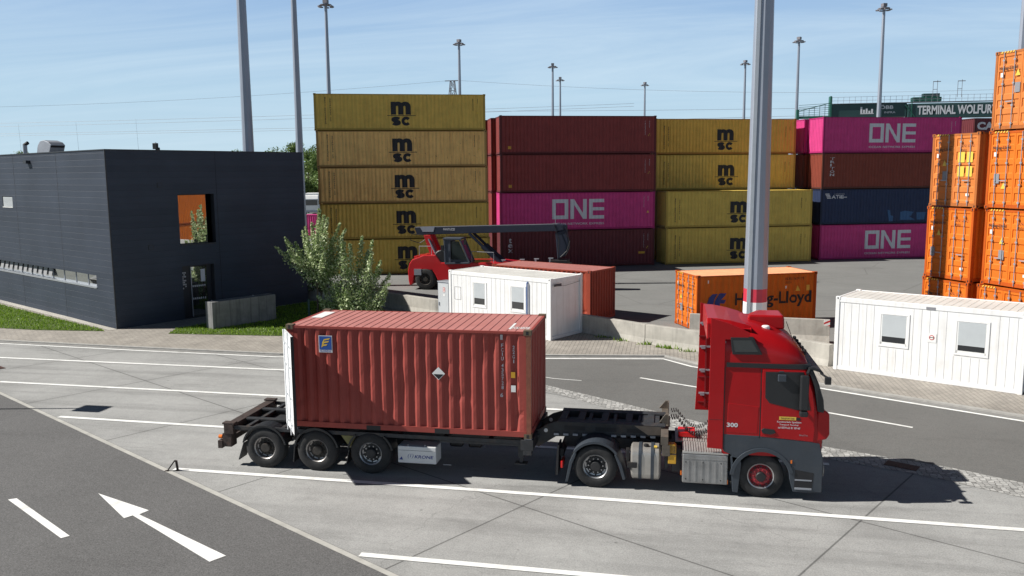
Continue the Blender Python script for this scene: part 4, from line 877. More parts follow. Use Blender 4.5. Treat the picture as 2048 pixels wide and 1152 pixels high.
# ------------------------------------------------------------ masts
def mast(nm, label, loc, r0, r1, h_, bands=None, head=True, cat='light mast', group=None, rot=0., conduit=False, n=12, heads=6):
    t = thing(nm, label, cat, loc, rot, group)
    if bands:
        z = 0; mb = MB(); zs = bands + [(h_, 0)]
        z0 = 0
        for z1, mi in zs:
            ra = r0+(r1-r0)*z0/h_; rb = r0+(r1-r0)*z1/h_; mb.lathe([(ra, z0), (rb, z1)], n, 'z', mi=mi); z0 = z1
        mb.build('pole', [M['mast'], M['band_red'], M['band_white']], t)
    else: MB().tube([(0,0,0),(0,0,h_)], [r0, r1], n).build('pole', M['mast'], t)
    MB().lathe([(r0*1.7,0),(r0*1.7,.05),(r0*1.05,.06)], 16, 'z').build('base_flange', M['galv'], t)
    if conduit:
        mb = MB(); mb.bar((-r0*.62,-r0*.86,.6),(-r1*.62,-r1*.9-.02,h_-.2), .14, .09, upv=(0,1,0)); mb.build('cable_duct', M['duct'], t)
    if head:
        mb = MB(); mb.lathe([(.72,h_-.35),(.78,h_-.35),(.78,h_-.27),(.72,h_-.27)], 16, 'z'); mb.box(-.3,.3,-.3,.3,h_-.1,h_+.35)
        for k_ in range(4):
            a = k_*math.pi/4; mb.bar((math.cos(a)*.8, math.sin(a)*.8, h_-.31), (-math.cos(a)*.8, -math.sin(a)*.8, h_-.31), .06, .06)
        hd = mb.build('lamp_ring', M['mast_dark'], t)
        for k_ in range(heads):
            a = k_*6.283/heads+.3; cx, cyy = math.cos(a)*.85, math.sin(a)*.85
            q = MB(); q.bar((cx-math.sin(a)*.28, cyy+math.cos(a)*.28, h_-.52),(cx+math.sin(a)*.28, cyy-math.cos(a)*.28, h_-.52), .42, .12); q.build('floodlight', M['mast_dark'], hd)
    return t
M['mast'] = mat('mast_steel', (.30,.33,.39), .45, .35, .06, .6, streak=.15, dirtcol=(.2,.2,.22)); M['mast_dark'] = plain('lamp_housing', (.18,.17,.19), .5); M['duct'] = plain('cable_duct_grey', (.50,.53,.57), .45, .3)
M['band_red'] = mat('band_red', (.52,.03,.06), .5, 0, .08, 2); M['band_white'] = mat('band_white', (.75,.75,.76), .5, 0, .05, 2)
mast('light_mast', 'thick grey light mast with red and white bands standing behind the truck cab', (12.66, 16.3, .04), .49, .21, 32, bands=[(.40,2),(.92,1),(1.40,2),(1.95,2),(2.52,1)][0:0] + [(.40,2),(.92,2),(1.44,1),(2.02,2),(2.56,1)], conduit=True)
mast('light_mast', 'tall grey mast rising behind the left part of the dark building roof', (-17.55, 32, .04), .41, .2, 32, group='tall masts behind the dark building')
mast('light_mast', 'thinner grey mast at the right end of the dark building roof', (-25.2, 56.5, .04), .40, .2, 32, group='tall masts behind the dark building')
gm = 'distant floodlight masts'
for x, y, lb in ((-36.2,90.6,'distant floodlight mast above the left mustard stack, cut by the top of the photo'),(-27.1,127,'distant floodlight mast above the mustard stack, next to the lattice pylon'),(-15.6,162.5,'distant floodlight mast above the maroon stack, the taller of a close pair'),
        (-17.3,188.4,'distant floodlight mast above the maroon stack, the lower of a close pair'),(2.5,205.4,'short distant floodlight mast above the right end of the maroon stack'),(24.3,167.4,'distant floodlight mast just left of the striped pole'),
        (30.8,137.9,'distant floodlight mast just right of the striped pole'),(38.1,109.9,'distant floodlight mast above the magenta stack, cut near the top of the photo'),(37.9,60.0,'slim mast at the right edge of the photo behind the orange stack')):
    mast('light_mast', lb, (x, y, 0), .42, .2, 30 if y > 61 else 34, group=gm, n=8, rot=x)
t = thing('street_lamp', 'slim street lamp outside the left edge whose shadow crosses the lane', 'street lamp', (-15.9, 2.85, 0))
MB().tube([(0,0,0),(0,0,6.1)], [.07,.04], 8).build('pole', M['mast'], t); MB().box(-.15,.75,-.35,.35,6.1,6.2).build('lamp_head', M['mast_dark'], t)
# ------------------------------------------------------------ lattice pylon and wires
t = thing('lattice_pylon', 'small lattice power pylon far away behind the mustard stack', 'pylon', (-60, 250, 0))
mb = MB(); hp = 37
def pw(z): return 3.2*(1-z/hp)+.6
for sx_, sy__ in ((-1,-1),(1,-1),(1,1),(-1,1)): mb.bar((sx_*pw(0), sy__*pw(0), 0), (sx_*pw(hp), sy__*pw(hp), hp), .22, .22)
for k_ in range(12):
    z0, z1 = hp*k_/12, hp*(k_+1)/12
    for s_ in (-1, 1):
        mb.bar((-pw(z0), s_*pw(z0), z0), (pw(z1), s_*pw(z1), z1), .12, .12); mb.bar((pw(z0), s_*pw(z0), z0), (-pw(z1), s_*pw(z1), z1), .12, .12); mb.bar((-pw(z1), s_*pw(z1), z1), (pw(z1), s_*pw(z1), z1), .12, .12)
mb.build('lattice', M['mast_dark'], t); MB().bar((-2.5,0,hp),(2.5,0,hp),.25,.25).build('cross_arm', M['mast_dark'], t)
def wire(label, a, b_, sag, r=.032):
    a, b_ = Vector(a), Vector(b_); pts = [a.lerp(b_, k_/24) + Vector((0,0,-4*sag*(k_/24)*(1-k_/24))) for k_ in range(25)]
    tag(MB().tube(pts, r, 5).build('power_line', M['mast_dark']), label, 'cable', 'power lines across the sky')
wire('thin power line left of the pylon top, dropping to the left', (-62.5,250,37), (-330,230,33), 3.5); wire('thin power line running right from the pylon top', (-57.5,250,37), (260,270,41), 8)
wire('upper wire of the upper horizontal pair above the dark building', (-330,205,24.2), (0,200,24.6), 1.2); wire('lower wire of the upper horizontal pair above the dark building', (-330,205,23.4), (0,200,23.9), 1.4)
wire('upper wire of the lower horizontal pair above the dark building', (-330,205,20.9), (60,200,20.9), .8); wire('lower wire of the lower horizontal pair above the dark building', (-330,205,20.1), (60,200,20.3), .7)
wire('horizontal wire above the ochre containers behind the striped pole', (-40,200,23.5), (160,200,23.0), .8)
# ------------------------------------------------------------ gantry crane
t = thing('gantry_crane', 'dark green container gantry crane with white lettering behind the magenta containers', 'crane', (0,110,0))
def gb(nm, x0, x1, z0, z1, y0, y1, m_, par=t): return MB().box(x0,x1,y0,y1,z0,z1).build(nm, m_, par, bevel=.05)
main = gb('main_girder', 42.0, 78, 14.6, 16.6, 0, 1.6, M['green_dark']); fg = gb('front_girder', 31.8, 41.9, 14.85, 16.75, .3, 1.6, M['green_dark'])
mb = MB(); mb.prism([(27.2,14.8),(31.7,14.8),(31.7,15.15),(27.2,15.15)], .2, .7).prism([(27.4,15.85),(31.75,16.95),(31.75,17.05),(27.4,15.95)], .2, .5); mb.box(31.55,31.78,.1,1.5,14.8,17.9)
for k_ in range(7): x = 27.3+k_*.72; mb.bar((x,.3,15.15),(x,.3,15.9+(x-27.3)*.25),.06,.06)
for k_ in range(6): mb.bar((27.3,.3,15.3+k_*.28),(31.6,.3,15.5+k_*.28),.05,.05)
mb.box(27.0,27.35,.1,1.2,14.5,16.1); mb.build('cantilever', M['green_paint'], t)
gb('trolley', 42.6, 46.4, 16.9, 17.5, .3, 1.5, M['green_paint']); gb('machinery_box', 44.0, 46.2, 17.5, 18.0, .5, 1.4, M['green_dark'])
mb = MB()
for k_ in range(60):
    x = 31.8+k_*.78; mb.box(x, x+.035, .2, .235, 16.75, 17.75)
for z in (17.2, 17.7): mb.box(31.8, 78, .2, .235, z, z+.04)
mb.box(31.8,78,.1,1.4,16.78,16.84); mb.build('catwalk_railing', M['galv'], t)
for x in (45.2,48.4):
    mb = MB(); mb.box(x,x+.05,.4,.45,17.4,19.6); mb.box(x+.55,x+.6,.4,.45,17.4,19.8); mb.box(x,x+1.0,.4,.45,19.55,19.65); mb.box(x,x+.6,.4,.45,18.5,18.56); mb.build('lamp_bracket', M['mast_dark'], t)
for x in (46.5, 76):
    for y in (-6, 7): MB().bar((x,y,0),(x,.8,14.6),.9,.9).build('leg', M['green_paint'], t)
    gb('sill_beam', x-.6, x+.6, -8, 9, .2, 1.1, M['green_paint'])
mb = MB()
for k_ in range(8): mb.bar((41.6+k_*.18,-.05,16.4-k_*.24),(41.8+k_*.18,-.05,16.2-k_*.24),.12,.12)
mb.box(42.4,42.5,-.1,0,14.6,16.9).build('brace', M['green_paint'], t)
P = lambda u, z: (u, -.03, z)
decal('lettering', [fit('TERMINAL WOLFURT', 43.2, 53.5, 15.05, 16.3, .03)], M['white_ink'], main, P)
decal('lettering', [fit('ÖBB', 38.3, 40.1, 15.95, 16.55, .03), fit('INFRA', 38.9, 40.4, 15.35, 15.62, .01)], M['white_ink'], fg, lambda u, z: (u, .27, z)); decal('emblem', [rect(35.7+k_*.36, 35.95+k_*.36, 15.4, (16.3,15.9,16.1,15.75,16.0)[k_]) for k_ in range(5)] + [rect(35.7,37.5,15.3,15.42)], M['white_ink'], fg, lambda u, z: (u, .27, z))
# ------------------------------------------------------------ reach stacker
Y0 = 31.6
t = thing('reach_stacker', 'red reach stacker with a long dark blue boom parked behind the white cabin', 'reach stacker', (0, Y0, .05))
body = MB(); pr = [(-7.02,.55),(-7.05,1.2),(-6.95,1.65),(-6.75,1.92),(-6.0,2.2),(-5.2,2.22),(-4.85,1.75),(-1.3,1.78),(1.6,1.5),(1.7,.75),(-1.0,.62),(-5.1,.60),(-5.25,.95),(-5.45,1.25),(-6.45,1.27),(-6.62,.9),(-6.72,.35),(-6.95,.25)]
body.prism([(a, z) for a, z in pr], .35, 2.9); body.build('chassis', mat('stacker_red', (.50,.015,.02), .35, 0, .08, 2, coat=.4), t, bevel=.06)
q = MB()
for k_ in range(4): q.box(-6.7+k_*.42, -6.5+k_*.42, .6, 2.6, 1.98+k_*.07, 2.10+k_*.07)
q.build('counterweight_rib', bpy.data.materials['stacker_red'], t, bevel=.02)
MB().box(-6.62,-6.15,.3,.36,.93,1.32).build('side_plate', M['galv'], t)
MB().prism([(-6.75,3.90),(-6.6,3.42),(2.2,3.70),(2.3,3.66),(2.95,3.82),(2.95,4.06),(2.45,4.14)], 1.0, 1.75).build('boom', M['navy_paint'], t, bevel=.03)
MB().add([(-6.7,1.03,3.912),(2.4,1.03,4.147),(2.4,1.22,4.147),(-6.7,1.22,3.912)], [(0,1,2,3)]).build('boom_walkway', mat('boom_walkway', (.42,.42,.43), .5, .2, .1, 3), t, fix=False)  # pale strip paints the sun's reflection along the boom's top edge
MB().prism([(-6.4,3.95),(-5.4,3.98),(-5.5,3.62),(-6.2,3.62)], .985, .99).build('boom_plate', M['galv'], t)
decal('lettering', [fit('FANTUZZI', -4.85, -4.1, 3.72, 3.86, .01)], M['white_ink'], t, lambda u, z: (u, .985, z))
MB().prism([(-6.1,3.42),(-5.65,3.42),(-4.85,1.55),(-5.1,1.2),(-5.6,1.9)], .8, 1.0).prism([(-6.1,3.42),(-5.65,3.42),(-4.85,1.55),(-5.1,1.2),(-5.6,1.9)], 1.76, 1.95).build('boom_support', bpy.data.materials['stacker_red'], t, bevel=.02)
for y in (.86, 1.9): MB().tube([(-3.15,y,3.55),(-2.3,y,2.75)], .09, 10).tube([(-2.3,y,2.75),(-1.15,y,1.72)], .15, 10).build('lift_cylinder', M['navy_paint'], t)
MB().prism([(2.25,3.6),(2.95,3.85),(3.05,3.2),(3.12,2.7),(2.9,2.2),(2.4,1.95),(2.35,2.6),(2.3,3.2)], 1.05, 1.7).build('boom_head', M['navy_paint'], t, bevel=.04)
MB().box(2.0,3.05,.7,2.05,1.62,1.92).box(1.6,3.6,1.2,1.5,1.45,1.62).build('spreader_rotator', M['steel_black'], t, bevel=.02)
MB().box(1.9,2.9,-1.8,4.5,1.2,1.45).build('spreader_beam', M['steel_black'], t, bevel=.02)
for x, z in ((.1,1.9),(1.0,1.95),(1.9,2.0),(-1.1,1.85)): MB().box(x, x+.10, .9, 1.1, z-.3, z).box(x-.05,x+.25,.9,1.1,z,z+.05).build('work_lamp', M['galv'], t)
cabm = mat('stacker_cab', (.07,.082,.105), .4, 0, .06)
c = MB(); pc = [(-4.55,1.7),(-4.6,3.18),(-3.62,3.22),(-3.0,1.75)]
for y in (.25, 1.55):
    for a, b_ in zip(pc, pc[1:]+pc[:1]): c.bar((a[0],y,a[1]),(b_[0],y,b_[1]),.1,.1)
for a in pc: c.bar((a[0],.25,a[1]),(a[0],1.55,a[1]),.1,.1)
c.box(-4.68,-3.5,.18,1.62,3.19,3.30); c.box(-4.6,-4.2,.24,1.5,1.75,3.18)
c.box(-4.5,-3.05,.3,1.5,1.70,1.95); c = c.build('cab', cabm, t, bevel=.02)
MB().prism([(-4.15,1.95),(-4.15,3.1),(-3.68,3.1),(-3.15,1.95)], .262, .27).prism([(-3.1,1.9),(-3.62,3.12),(-3.60,3.12),(-3.07,1.9)], .3, 1.5).build('window', M['glass_cab'], c)
MB().box(-4.1,-3.7,.6,1.1,2.0,2.7).box(-4.1,-3.6,.6,1.1,1.95,2.15).build('seat', M['black_plastic'], c)
def simplewheel(par, x, y, z, r, w, rimm, dual=False):
    wv = MB().lathe([(r*.55,0),(r*.80,-.01),(r*.95,.03),(r,.08),(r,w-.08),(r*.95,w-.03),(r*.55,w)], 32, 'y', (x,y,z), cap=False).build('wheel', M['rubber'], par, smooth=True)
    MB().lathe([(r*.56,-.01),(r*.52,.0),(r*.48,.10),(r*.25,.10),(r*.22,.02),(0,.02)], 24, 'y', (x,y,z), cap=False).build('rim', rimm, wv, smooth=True); return wv
MB().box(-6.5,-5.2,.9,2.4,.25,1.25).box(-.6,.8,.9,2.4,.25,1.25).build('wheel_housing', M['black_plastic'], t)  # black boxes stand in for the darkness inside the wheel arches
for x in (-5.9, .1):
    for y in (.32, 2.35): simplewheel(t, x, y, .68, .68, .6, M['hub'])
for pp in ([(-6.3,.5,2.15),(-6.3,.5,2.75),(-5.5,.5,2.75),(-5.5,.5,2.2)], [(-2.9,.45,1.75),(-2.9,.45,2.45),(-1.5,.45,2.4),(-1.5,.45,1.75)]): MB().tube(pp, .022, 6).build('hand_rail', M['galv'], t)
MB().tube([(-6.0,.95,3.4),(-6.9,.9,3.5),(-7.0,.9,3.1),(-6.4,.95,2.9),(-5.9,.98,3.2)], .03, 6).tube([(2.9,.98,3.6),(3.2,.95,3.1),(3.0,.95,2.5),(2.6,.95,2.1)], .025, 6).tube([(2.2,.98,4.15),(2.5,.95,3.2),(2.45,.95,2.0)], .02, 6).build('hydraulic_hose', M['steel_black'], t)
MB().tube([(-5.75,.74,3.2),(-5.0,.74,1.6)], .06, 8).build('tilt_cylinder', M['galv'], t)
MB().box(-4.75,-4.6,.0,.16,2.5,2.85).box(-3.3,-3.15,.0,.14,2.9,3.15).build('mirror', M['black_plastic'], t)
MB().tube([(2.3,.9,4.15),(2.3,.9,5.0)], .015, 5).build('antenna', M['galv'], t)
MB().lathe([(.42,0),(.48,.05),(.48,.12),(.42,.15),(.0,.15)], 20, 'y', (-4.85,.4,2.05)).build('spare_reel', M['steel_black'], t)
# ------------------------------------------------------------ white truck far behind
t = thing('parked_truck', 'white lorry parked far off in the gap between building and mustard stack', 'truck', (-55.5, 130.6, 0), 0)
wm = M['white']
MB().box(-.2,6,0,2.5,1.0,3.9).build('cargo_box', wm, t, bevel=.03)
c = MB().prism([(-2.3,.5),(-2.35,1.6),(-2.2,2.9),(-1.7,3.5),(-.4,3.6),(-.4,.5)], 0, 2.5).build('cab', wm, t, bevel=.08)
MB().box(-2.36,-2.2,.15,2.35,1.75,2.75).box(-2.0,-1.1,-.02,.0,1.8,2.6).build('windscreen', M['glass'], c); MB().box(-2.42,-2.2,.1,2.4,.45,.8).build('bumper', M['galv'], c)
for x in (-1.6, 3.8, 5.0):
    for y in (0, 2.2): simplewheel(t, x, y, .5, .5, .3, M['galv'])
t.rotation_euler = (0,0,R(110))
t = thing('white_shed', 'small white building far off beside the trees behind the mustard stack', 'building', (-60.5, 150, 0))
MB().box(0,9,0,6,0,5.2).build('wall', M['white'], t); MB().prism([(-.3,5.2),(9.3,5.2),(4.5,6.6)], -.3, 6.3).build('roof', M['conc_wall'], t); MB().box(.8,2.2,-.03,0,2,3.4).build('window', M['glass'], t)
t = thing('mesh_fence', 'green fence far off below the trees behind the white lorry', 'fence', (-75, 148, 0))
q = MB()
for k_ in range(14): q.box(k_*2, k_*2+.08, 0, .08, 0, 2)
q.build('post', M['green_dark'], t); q = MB()
for k_ in range(24): q.box(0, 26, .02, .04, .08+k_*.08, .11+k_*.08)
q.build('wire_mesh', M['green_dark'], t)
# ------------------------------------------------------------ trees
def leaf(mb, p, s):
    a = Vector((random.gauss(0,1), random.gauss(0,1), random.gauss(0,1))).normalized(); b_ = a.orthogonal().normalized(); c = a.cross(b_); th = random.uniform(0, 6.28)
    d = b_*math.cos(th)+c*math.sin(th); e = a.cross(d); mb.add([p-d*s, p-e*s*.55, p+d*s, p+e*s*.55], [(0,1,2,3)])
def branchy(name, label, cat, base, trunk_top, tips, nleaf, s, rad, lm, yspread, group=None, tr=.07, start=.25):
    t = thing(name, label, cat, base, 0, group); br = MB(); lv = MB()
    if trunk_top: br.tube([(0,0,0), (trunk_top[0]*.5, 0, trunk_top[2]*.5), trunk_top], [tr, tr*.8, tr*.6], 8)
    o0 = Vector(trunk_top) if trunk_top else Vector((0,0,0))
    for (x, z, f) in tips:
        y = random.uniform(-1,1)*yspread*f; tip = Vector((x-base[0], y, z-base[2])); st = o0*random.uniform(.6,1.) + (Vector((random.uniform(-.3,.3), random.uniform(-.3,.3), 0)) if not trunk_top else Vector((0,0,0)))
        mid = st.lerp(tip, .55) + Vector((0, 0, -.12*(tip-st).length)) if abs(tip.x-st.x) > .6 else st.lerp(tip, .5)
        pts = [st, st.lerp(mid, .5), mid, mid.lerp(tip, .5), tip]; br.tube(pts, [tr*.5, tr*.4, tr*.3, tr*.2, tr*.08], 5)
        L_ = (tip-st).length; n = int(nleaf*f*(.5+L_/3))
        for k_ in range(n):
            u = start+(1-start)*random.random()**.8; i = min(int(u*4), 3); p = pts[i].lerp(pts[i+1], u*4-i)
            rr_ = rad*(1.15-u)*(.7 if u > .8 else 1); q = Vector((random.gauss(0,1), random.gauss(0,1), random.gauss(0,1))).normalized()*rr_*random.random()**.5
            if random.random() < .35:   # short side twigs
                q *= 1.5
            leaf(lv, p+q, s*random.uniform(.6,1.25))
    br.build('branches', M['bark'], t, smooth=True); lv.build('foliage', lm, t, fix=False); return t
tips = [(x, z, f) for x, z, f in ((-10.35,3.75,.6),(-10.1,3.95,.7),(-9.8,4.2,.8),(-9.6,3.9,.9),(-9.3,4.5,1),(-9.05,4.7,1),(-8.7,4.9,1),(-8.35,5.35,1),(-8.05,5.6,1),(-7.75,5.3,1),(-7.4,5.2,1),(-7.1,4.9,.9),(-6.9,4.6,.8),(-9.4,3.6,1),(-8.6,4.1,1),(-8.0,4.5,1),(-7.5,4.1,1),(-9.0,3.9,1),(-8.3,3.6,1),(-7.6,3.5,1),(-7.1,3.9,1),(-6.8,3.6,1),(-7.0,3.1,1),(-7.5,2.8,1),(-9.9,3.4,.7))]
branchy('young_tree', 'young leafy tree with a pale spreading crown beside the dark building', 'tree', (-8.35, 20.9, .05), (.05,0,2.6), tips, 380, .066, .44, M['leaf_pale'], .9, tr=.06, start=.15)
tips = [(-9.6,2.9,.8),(-9.2,2.5,1),(-9.0,3.1,1),(-8.5,2.6,1),(-8.1,2.9,1),(-8.7,3.4,.8)]
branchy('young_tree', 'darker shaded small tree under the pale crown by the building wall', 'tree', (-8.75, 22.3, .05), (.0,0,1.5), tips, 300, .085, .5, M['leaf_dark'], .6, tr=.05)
tips = [(-8.15,2.6,.9),(-7.8,3.1,1),(-7.5,3.7,1),(-7.1,3.8,1),(-6.75,4.3,1),(-6.45,3.9,1),(-6.1,4.2,1),(-5.8,3.5,1),(-5.55,4.0,1),(-5.25,3.4,1),(-5.0,3.0,1),(-5.2,2.5,1),(-4.7,2.3,.9),(-4.35,2.0,.7),(-4.7,1.5,.8),(-8.3,1.9,.9),(-8.1,1.3,.9),(-7.9,.8,.9),(-7.7,.4,.9),(-4.9,1.0,.8),(-5.1,.6,.9),(-5.5,.4,.9),(-6.9,2.6,1),(-6.2,2.6,1),(-5.6,2.3,1),(-7.3,1.9,1),(-6.5,1.6,1),(-5.9,1.4,1),(-6.8,.9,1),(-7.3,1.2,1),(-6.1,.6,1),(-7.0,.5,1)]
branchy('shrub', 'tall loose multi-stemmed shrub with silvery green leaves behind the red container', 'shrub', (-6.5, 20.9, .05), None, tips, 370, .066, .60, M['leaf_pale'], 1.0, tr=.04, start=.1)
t = thing('tree_stake', 'green stake and guard beside the trunk of the young tree', 'stake', (-8.55, 20.3, .05)); MB().tube([(0,0,0),(0,0,1.1)], .06, 8).build('stake', M['green_dark'], t)
protos = []
for v_ in range(3):
    lv = MB(); tk = MB(); Ht = 1.
    tk.tube([(0,0,0),(0,0,5),(0.1,0,9)], [.3,.22,.1], 7)
    random.seed(20+v_)
    for k_ in range(16):
        a = random.uniform(0,6.28); hh = random.uniform(3.2,11.5); rr_ = random.uniform(.4,3.0)*math.sin(min(1,(12.6-hh)/6)*1.57); c = Vector((math.cos(a)*rr_, math.sin(a)*rr_, hh)); R_ = random.uniform(1.0,2.1)
        tk.tube([(0,0,hh*.6), tuple(c)], [.1,.04], 5)
        for j_ in range(230):
            q = Vector((random.gauss(0,1), random.gauss(0,1), random.gauss(0,.8))).normalized()*R_*random.random()**.45; leaf(lv, c+q, random.uniform(.14,.3))
    protos.append((tk, lv))
meshes = []
spots = [(-135,150,1.05),(-128,158,.95),(-120,152,1.0),(-106,156,.9),(-98,165,.85),(-90,160,.85),(-83,152,1.02),(-79,158,1.1),(-74.5,150,1.18),(-70,152,1.15),(-66,156,1.05),(-62,150,.88),(-72.2,164,1.05),(-67.9,159,1.14),(-63.6,158,1.1),(-60,166,1.1),(-55.7,160,1.04)]
desc = ['leftmost treetop showing over the flat roof', 'second treetop from the left over the flat roof', 'third treetop from the left over the flat roof', 'low treetop just left of the silver cowl line', 'low treetop above the roof corner', 'treetop right of the roof corner', 'treetop left of the tallest pale one', 'narrow treetop left of the tall mast',
    'tallest pale green treetop between the two masts', 'rounded treetop just left of the thinner mast', 'treetop touching the thinner mast', 'treetop hidden partly by the thinner mast', 'tree at the left of the gap beside the mustard stack', 'middle tree in the gap beside the mustard stack', 'right tree in the gap beside the mustard stack', 'tree behind the left edge of the mustard stack', 'tree hidden mostly behind the mustard stack']
for i, ((x, y, s_), dl) in enumerate(zip(spots, desc)):
    tk, lv = protos[i % 3]
    t = thing('broadleaf_tree', dl, 'tree', (x, y, 0), i*1.3, 'distant trees behind the building'); t.scale = (s_, s_, s_)
    if i < 3: a = tk.build('trunk', M['bark'], t); b_ = lv.build('crown', M['leaf_far'], t, fix=False); meshes.append((a, b_))
    else:
        for o in meshes[i % 3]: c = o.copy(); COL.objects.link(c); c.parent = t
random.seed(99)
# ------------------------------------------------------------ wheels of the truck and trailer
def arc(cx, cz, r, a0, a1, n=14): return [(cx+r*math.cos(R(a0+(a1-a0)*k_/n)), cz+r*math.sin(R(a0+(a1-a0)*k_/n))) for k_ in range(n+1)]
def road_wheel(par, x, y, z, r, side, style, w=.36):
    """side -1: outer face towards the camera (-y)"""
    s_ = side
    def yy(h): return y - s_*h if s_ < 0 else y + w - h   # h measured inwards from the outer face
    def yy(h): return (y + h) if s_ < 0 else (y + w - h)
    prof = [(.285,.03),(.30,.012),(.34,.0),(.42,.002),(.475,.02),(r-.012,.045),(r,.075)]
    nt_ = 5; tread = []
    for k_ in range(nt_):
        a = .075 + (w-.15)*k_/nt_; b_ = .075+(w-.15)*(k_+1)/nt_
        tread += [(r, a+.004), (r, b_-.012), (r-.014, b_-.010), (r-.014, b_-.002)]
    prof += tread + [(r, w-.075),(r-.012,w-.045),(.42,w-.002),(.30,w-.012),(.285,w-.03)]
    tyre = MB().lathe([(a, yy(h)) for a, h in prof], 48, 'y', (x,0,z), cap=False).build('wheel', M['rubber'], par, smooth=True)
    if style == 'steer':
        pr = [(.286,.02),(.292,.03),(.275,.05),(.262,.10),(.235,.10),(.20,.035),(.17,.015),(.10,.015),(.10,-.05),(.085,-.07),(0,-.075)]; m_ = [M['rim_red']]
        MB().lathe([(.292,yy(.008)),(.296,yy(.02)),(.262,yy(.11)),(.25,yy(.11)),(.27,yy(.02)),(.292,yy(.008))], 40, 'y', (x,0,z), cap=False).build('rim_flange', M['alloy'], tyre, smooth=True)
        rim = MB().lathe([(.262,yy(.09)),(.235,yy(.085)),(.19,yy(.02)),(.11,yy(.015))], 40, 'y', (x,0,z), cap=False).build('rim', M['rim_red'], tyre, smooth=True)
        MB().lathe([(.11,yy(.02)),(.11,yy(-.045)),(.095,yy(-.06)),(0,yy(-.062))], 30, 'y', (x,0,z)).build('hub', M['steel_black'], tyre, smooth=True)
        q = MB(); hl = MB()
        for k_ in range(10):
            a = 2*math.pi*k_/10; q.lathe([(.016,yy(.03)),(.016,yy(-.012)),(0,yy(-.014))], 8, 'y', (x+.155*math.cos(a),0,z+.155*math.sin(a)))
            a += .31; hl.lathe([(.024,yy(.045)),(.024,yy(.040)),(0,yy(.0405))], 10, 'y', (x+.212*math.cos(a),0,z+.212*math.sin(a)))
        q.build('wheel_nuts', M['rim_red'], tyre); hl.build('hand_holes', M['black_ink'], tyre)
    else:
        dp = .15
        rim = MB().lathe([(.290,yy(.010)),(.297,yy(.018)),(.285,yy(.035)),(.262,yy(.05)),(.250,yy(dp)),(.21,yy(dp+.01)),(.17,yy(dp-.01)),(.13,yy(dp-.012))], 44, 'y', (x,0,z), cap=False).build('rim', M['alloy'] if style != 'dirty' else M['rim_dirty'], tyre, smooth=True)
        MB().lathe([(.215,yy(dp-.002)),(.215,yy(dp-.016)),(.135,yy(dp-.02)),(.125,yy(.05)),(.105,yy(.03)),(0,yy(.028))], 30, 'y', (x,0,z)).build('hub', M['hub'] if style == 'dirty' else M['hub_dark'], tyre, smooth=True)
        q = MB(); hl = MB()
        for k_ in range(10):
            a = 2*math.pi*k_/10; q.lathe([(.017,yy(dp)),(.017,yy(dp-.05)),(0,yy(dp-.052))], 8, 'y', (x+.168*math.cos(a),0,z+.168*math.sin(a)))
            a += .31; hl.lathe([(.020,yy(dp-.004)),(.020,yy(dp-.009)),(0,yy(dp-.0095))], 10, 'y', (x+.228*math.cos(a),0,z+.228*math.sin(a)))
        q.build('wheel_nuts', M['alloy'] if style != 'dirty' else M['hub'], tyre); hl.build('hand_holes', M['black_ink'], tyre)
    return tyre
M['rim_red'] = mat('rim_red', (.30,.02,.03), .5, 0, .2, 8, dirt=.5, dirtcol=(.08,.03,.03)); M['rim_dirty'] = mat('rim_dirty', (.36,.34,.33), .45, .7, .2, 9, dirt=.6, dirtcol=(.10,.085,.07)); M['hub_dark'] = mat('hub_dark', (.03,.03,.032), .6, .2, .2, 9)
def guard(par, cx, cz, r, a0, a1, y0, y1, m_, th=.018, name='mudguard', lip=True):
    o_ = arc(cx, cz, r+th, a0, a1); i_ = arc(cx, cz, r, a1, a0)
    mb = MB(); n = len(o_); 
    rings = [[(o_[k_][0], y0, o_[k_][1]), (o_[k_][0], y1, o_[k_][1]), (i_[n-1-k_][0], y1, i_[n-1-k_][1]), (i_[n-1-k_][0], y0, i_[n-1-k_][1])] for k_ in range(n)]
    mb.loft(rings)
    if lip:
        l_ = arc(cx, cz, r-.03, a1, a0)
        mb.loft([[(o_[k_][0], y0-.012, o_[k_][1]), (o_[k_][0], y0+.0-.001, o_[k_][1]), (l_[n-1-k_][0], y0-.001, l_[n-1-k_][1]), (l_[n-1-k_][0], y0-.012, l_[n-1-k_][1])] for k_ in range(n)])
    return mb.build(name, m_, par, bevel=.004)
# ------------------------------------------------------------ semi trailer
T = thing('semi_trailer', 'dark three-axle container trailer carrying the red container', 'trailer', (0,0,0))
mb = MB()
for y in (.72, 1.60):
    for a, b_ in ((1.02,1.07),(.72,.77)): mb.box(-1.75, 6.05, y-.07, y+.09, a, b_)
    mb.box(-1.75, 6.05, y, y+.02, .77, 1.02)
for x in (-1.3,-.2,.2,1.35,1.7,2.9,3.6,4.4,5.2): mb.box(x, x+.1, .75, 1.62, .80, .98)
for x in (-1.25,-.30,1.25,2.75,3.9,5.0): mb.box(x, x+.10, .06, 2.38, .98, 1.05)
mb.box(-1.7,6.0,.05,.09,.95,1.05); mb.box(-1.7,6.0,2.35,2.39,.95,1.05)
mb.build('main_frame', M['chassis'], T, bevel=.006)
rb = MB(); rb.box(-1.80,-1.55,.0,2.44,.84,1.08); rb.box(-1.86,-1.62,.02,.30,.50,.84); rb.box(-1.86,-1.62,2.14,2.42,.50,.84); rb.box(-1.95,-1.80,.55,1.9,.52,.66)
rb.box(-1.98,-1.86,-.01,.16,.46,.66); rb.box(-1.98,-1.86,2.28,2.45,.46,.66); rb.box(-1.84,-1.52,.0,.19,1.082,1.13); rb.box(-1.84,-1.52,2.25,2.44,1.082,1.13); rb = rb.build('rear_bolster', M['rusty'], T, bevel=.008)
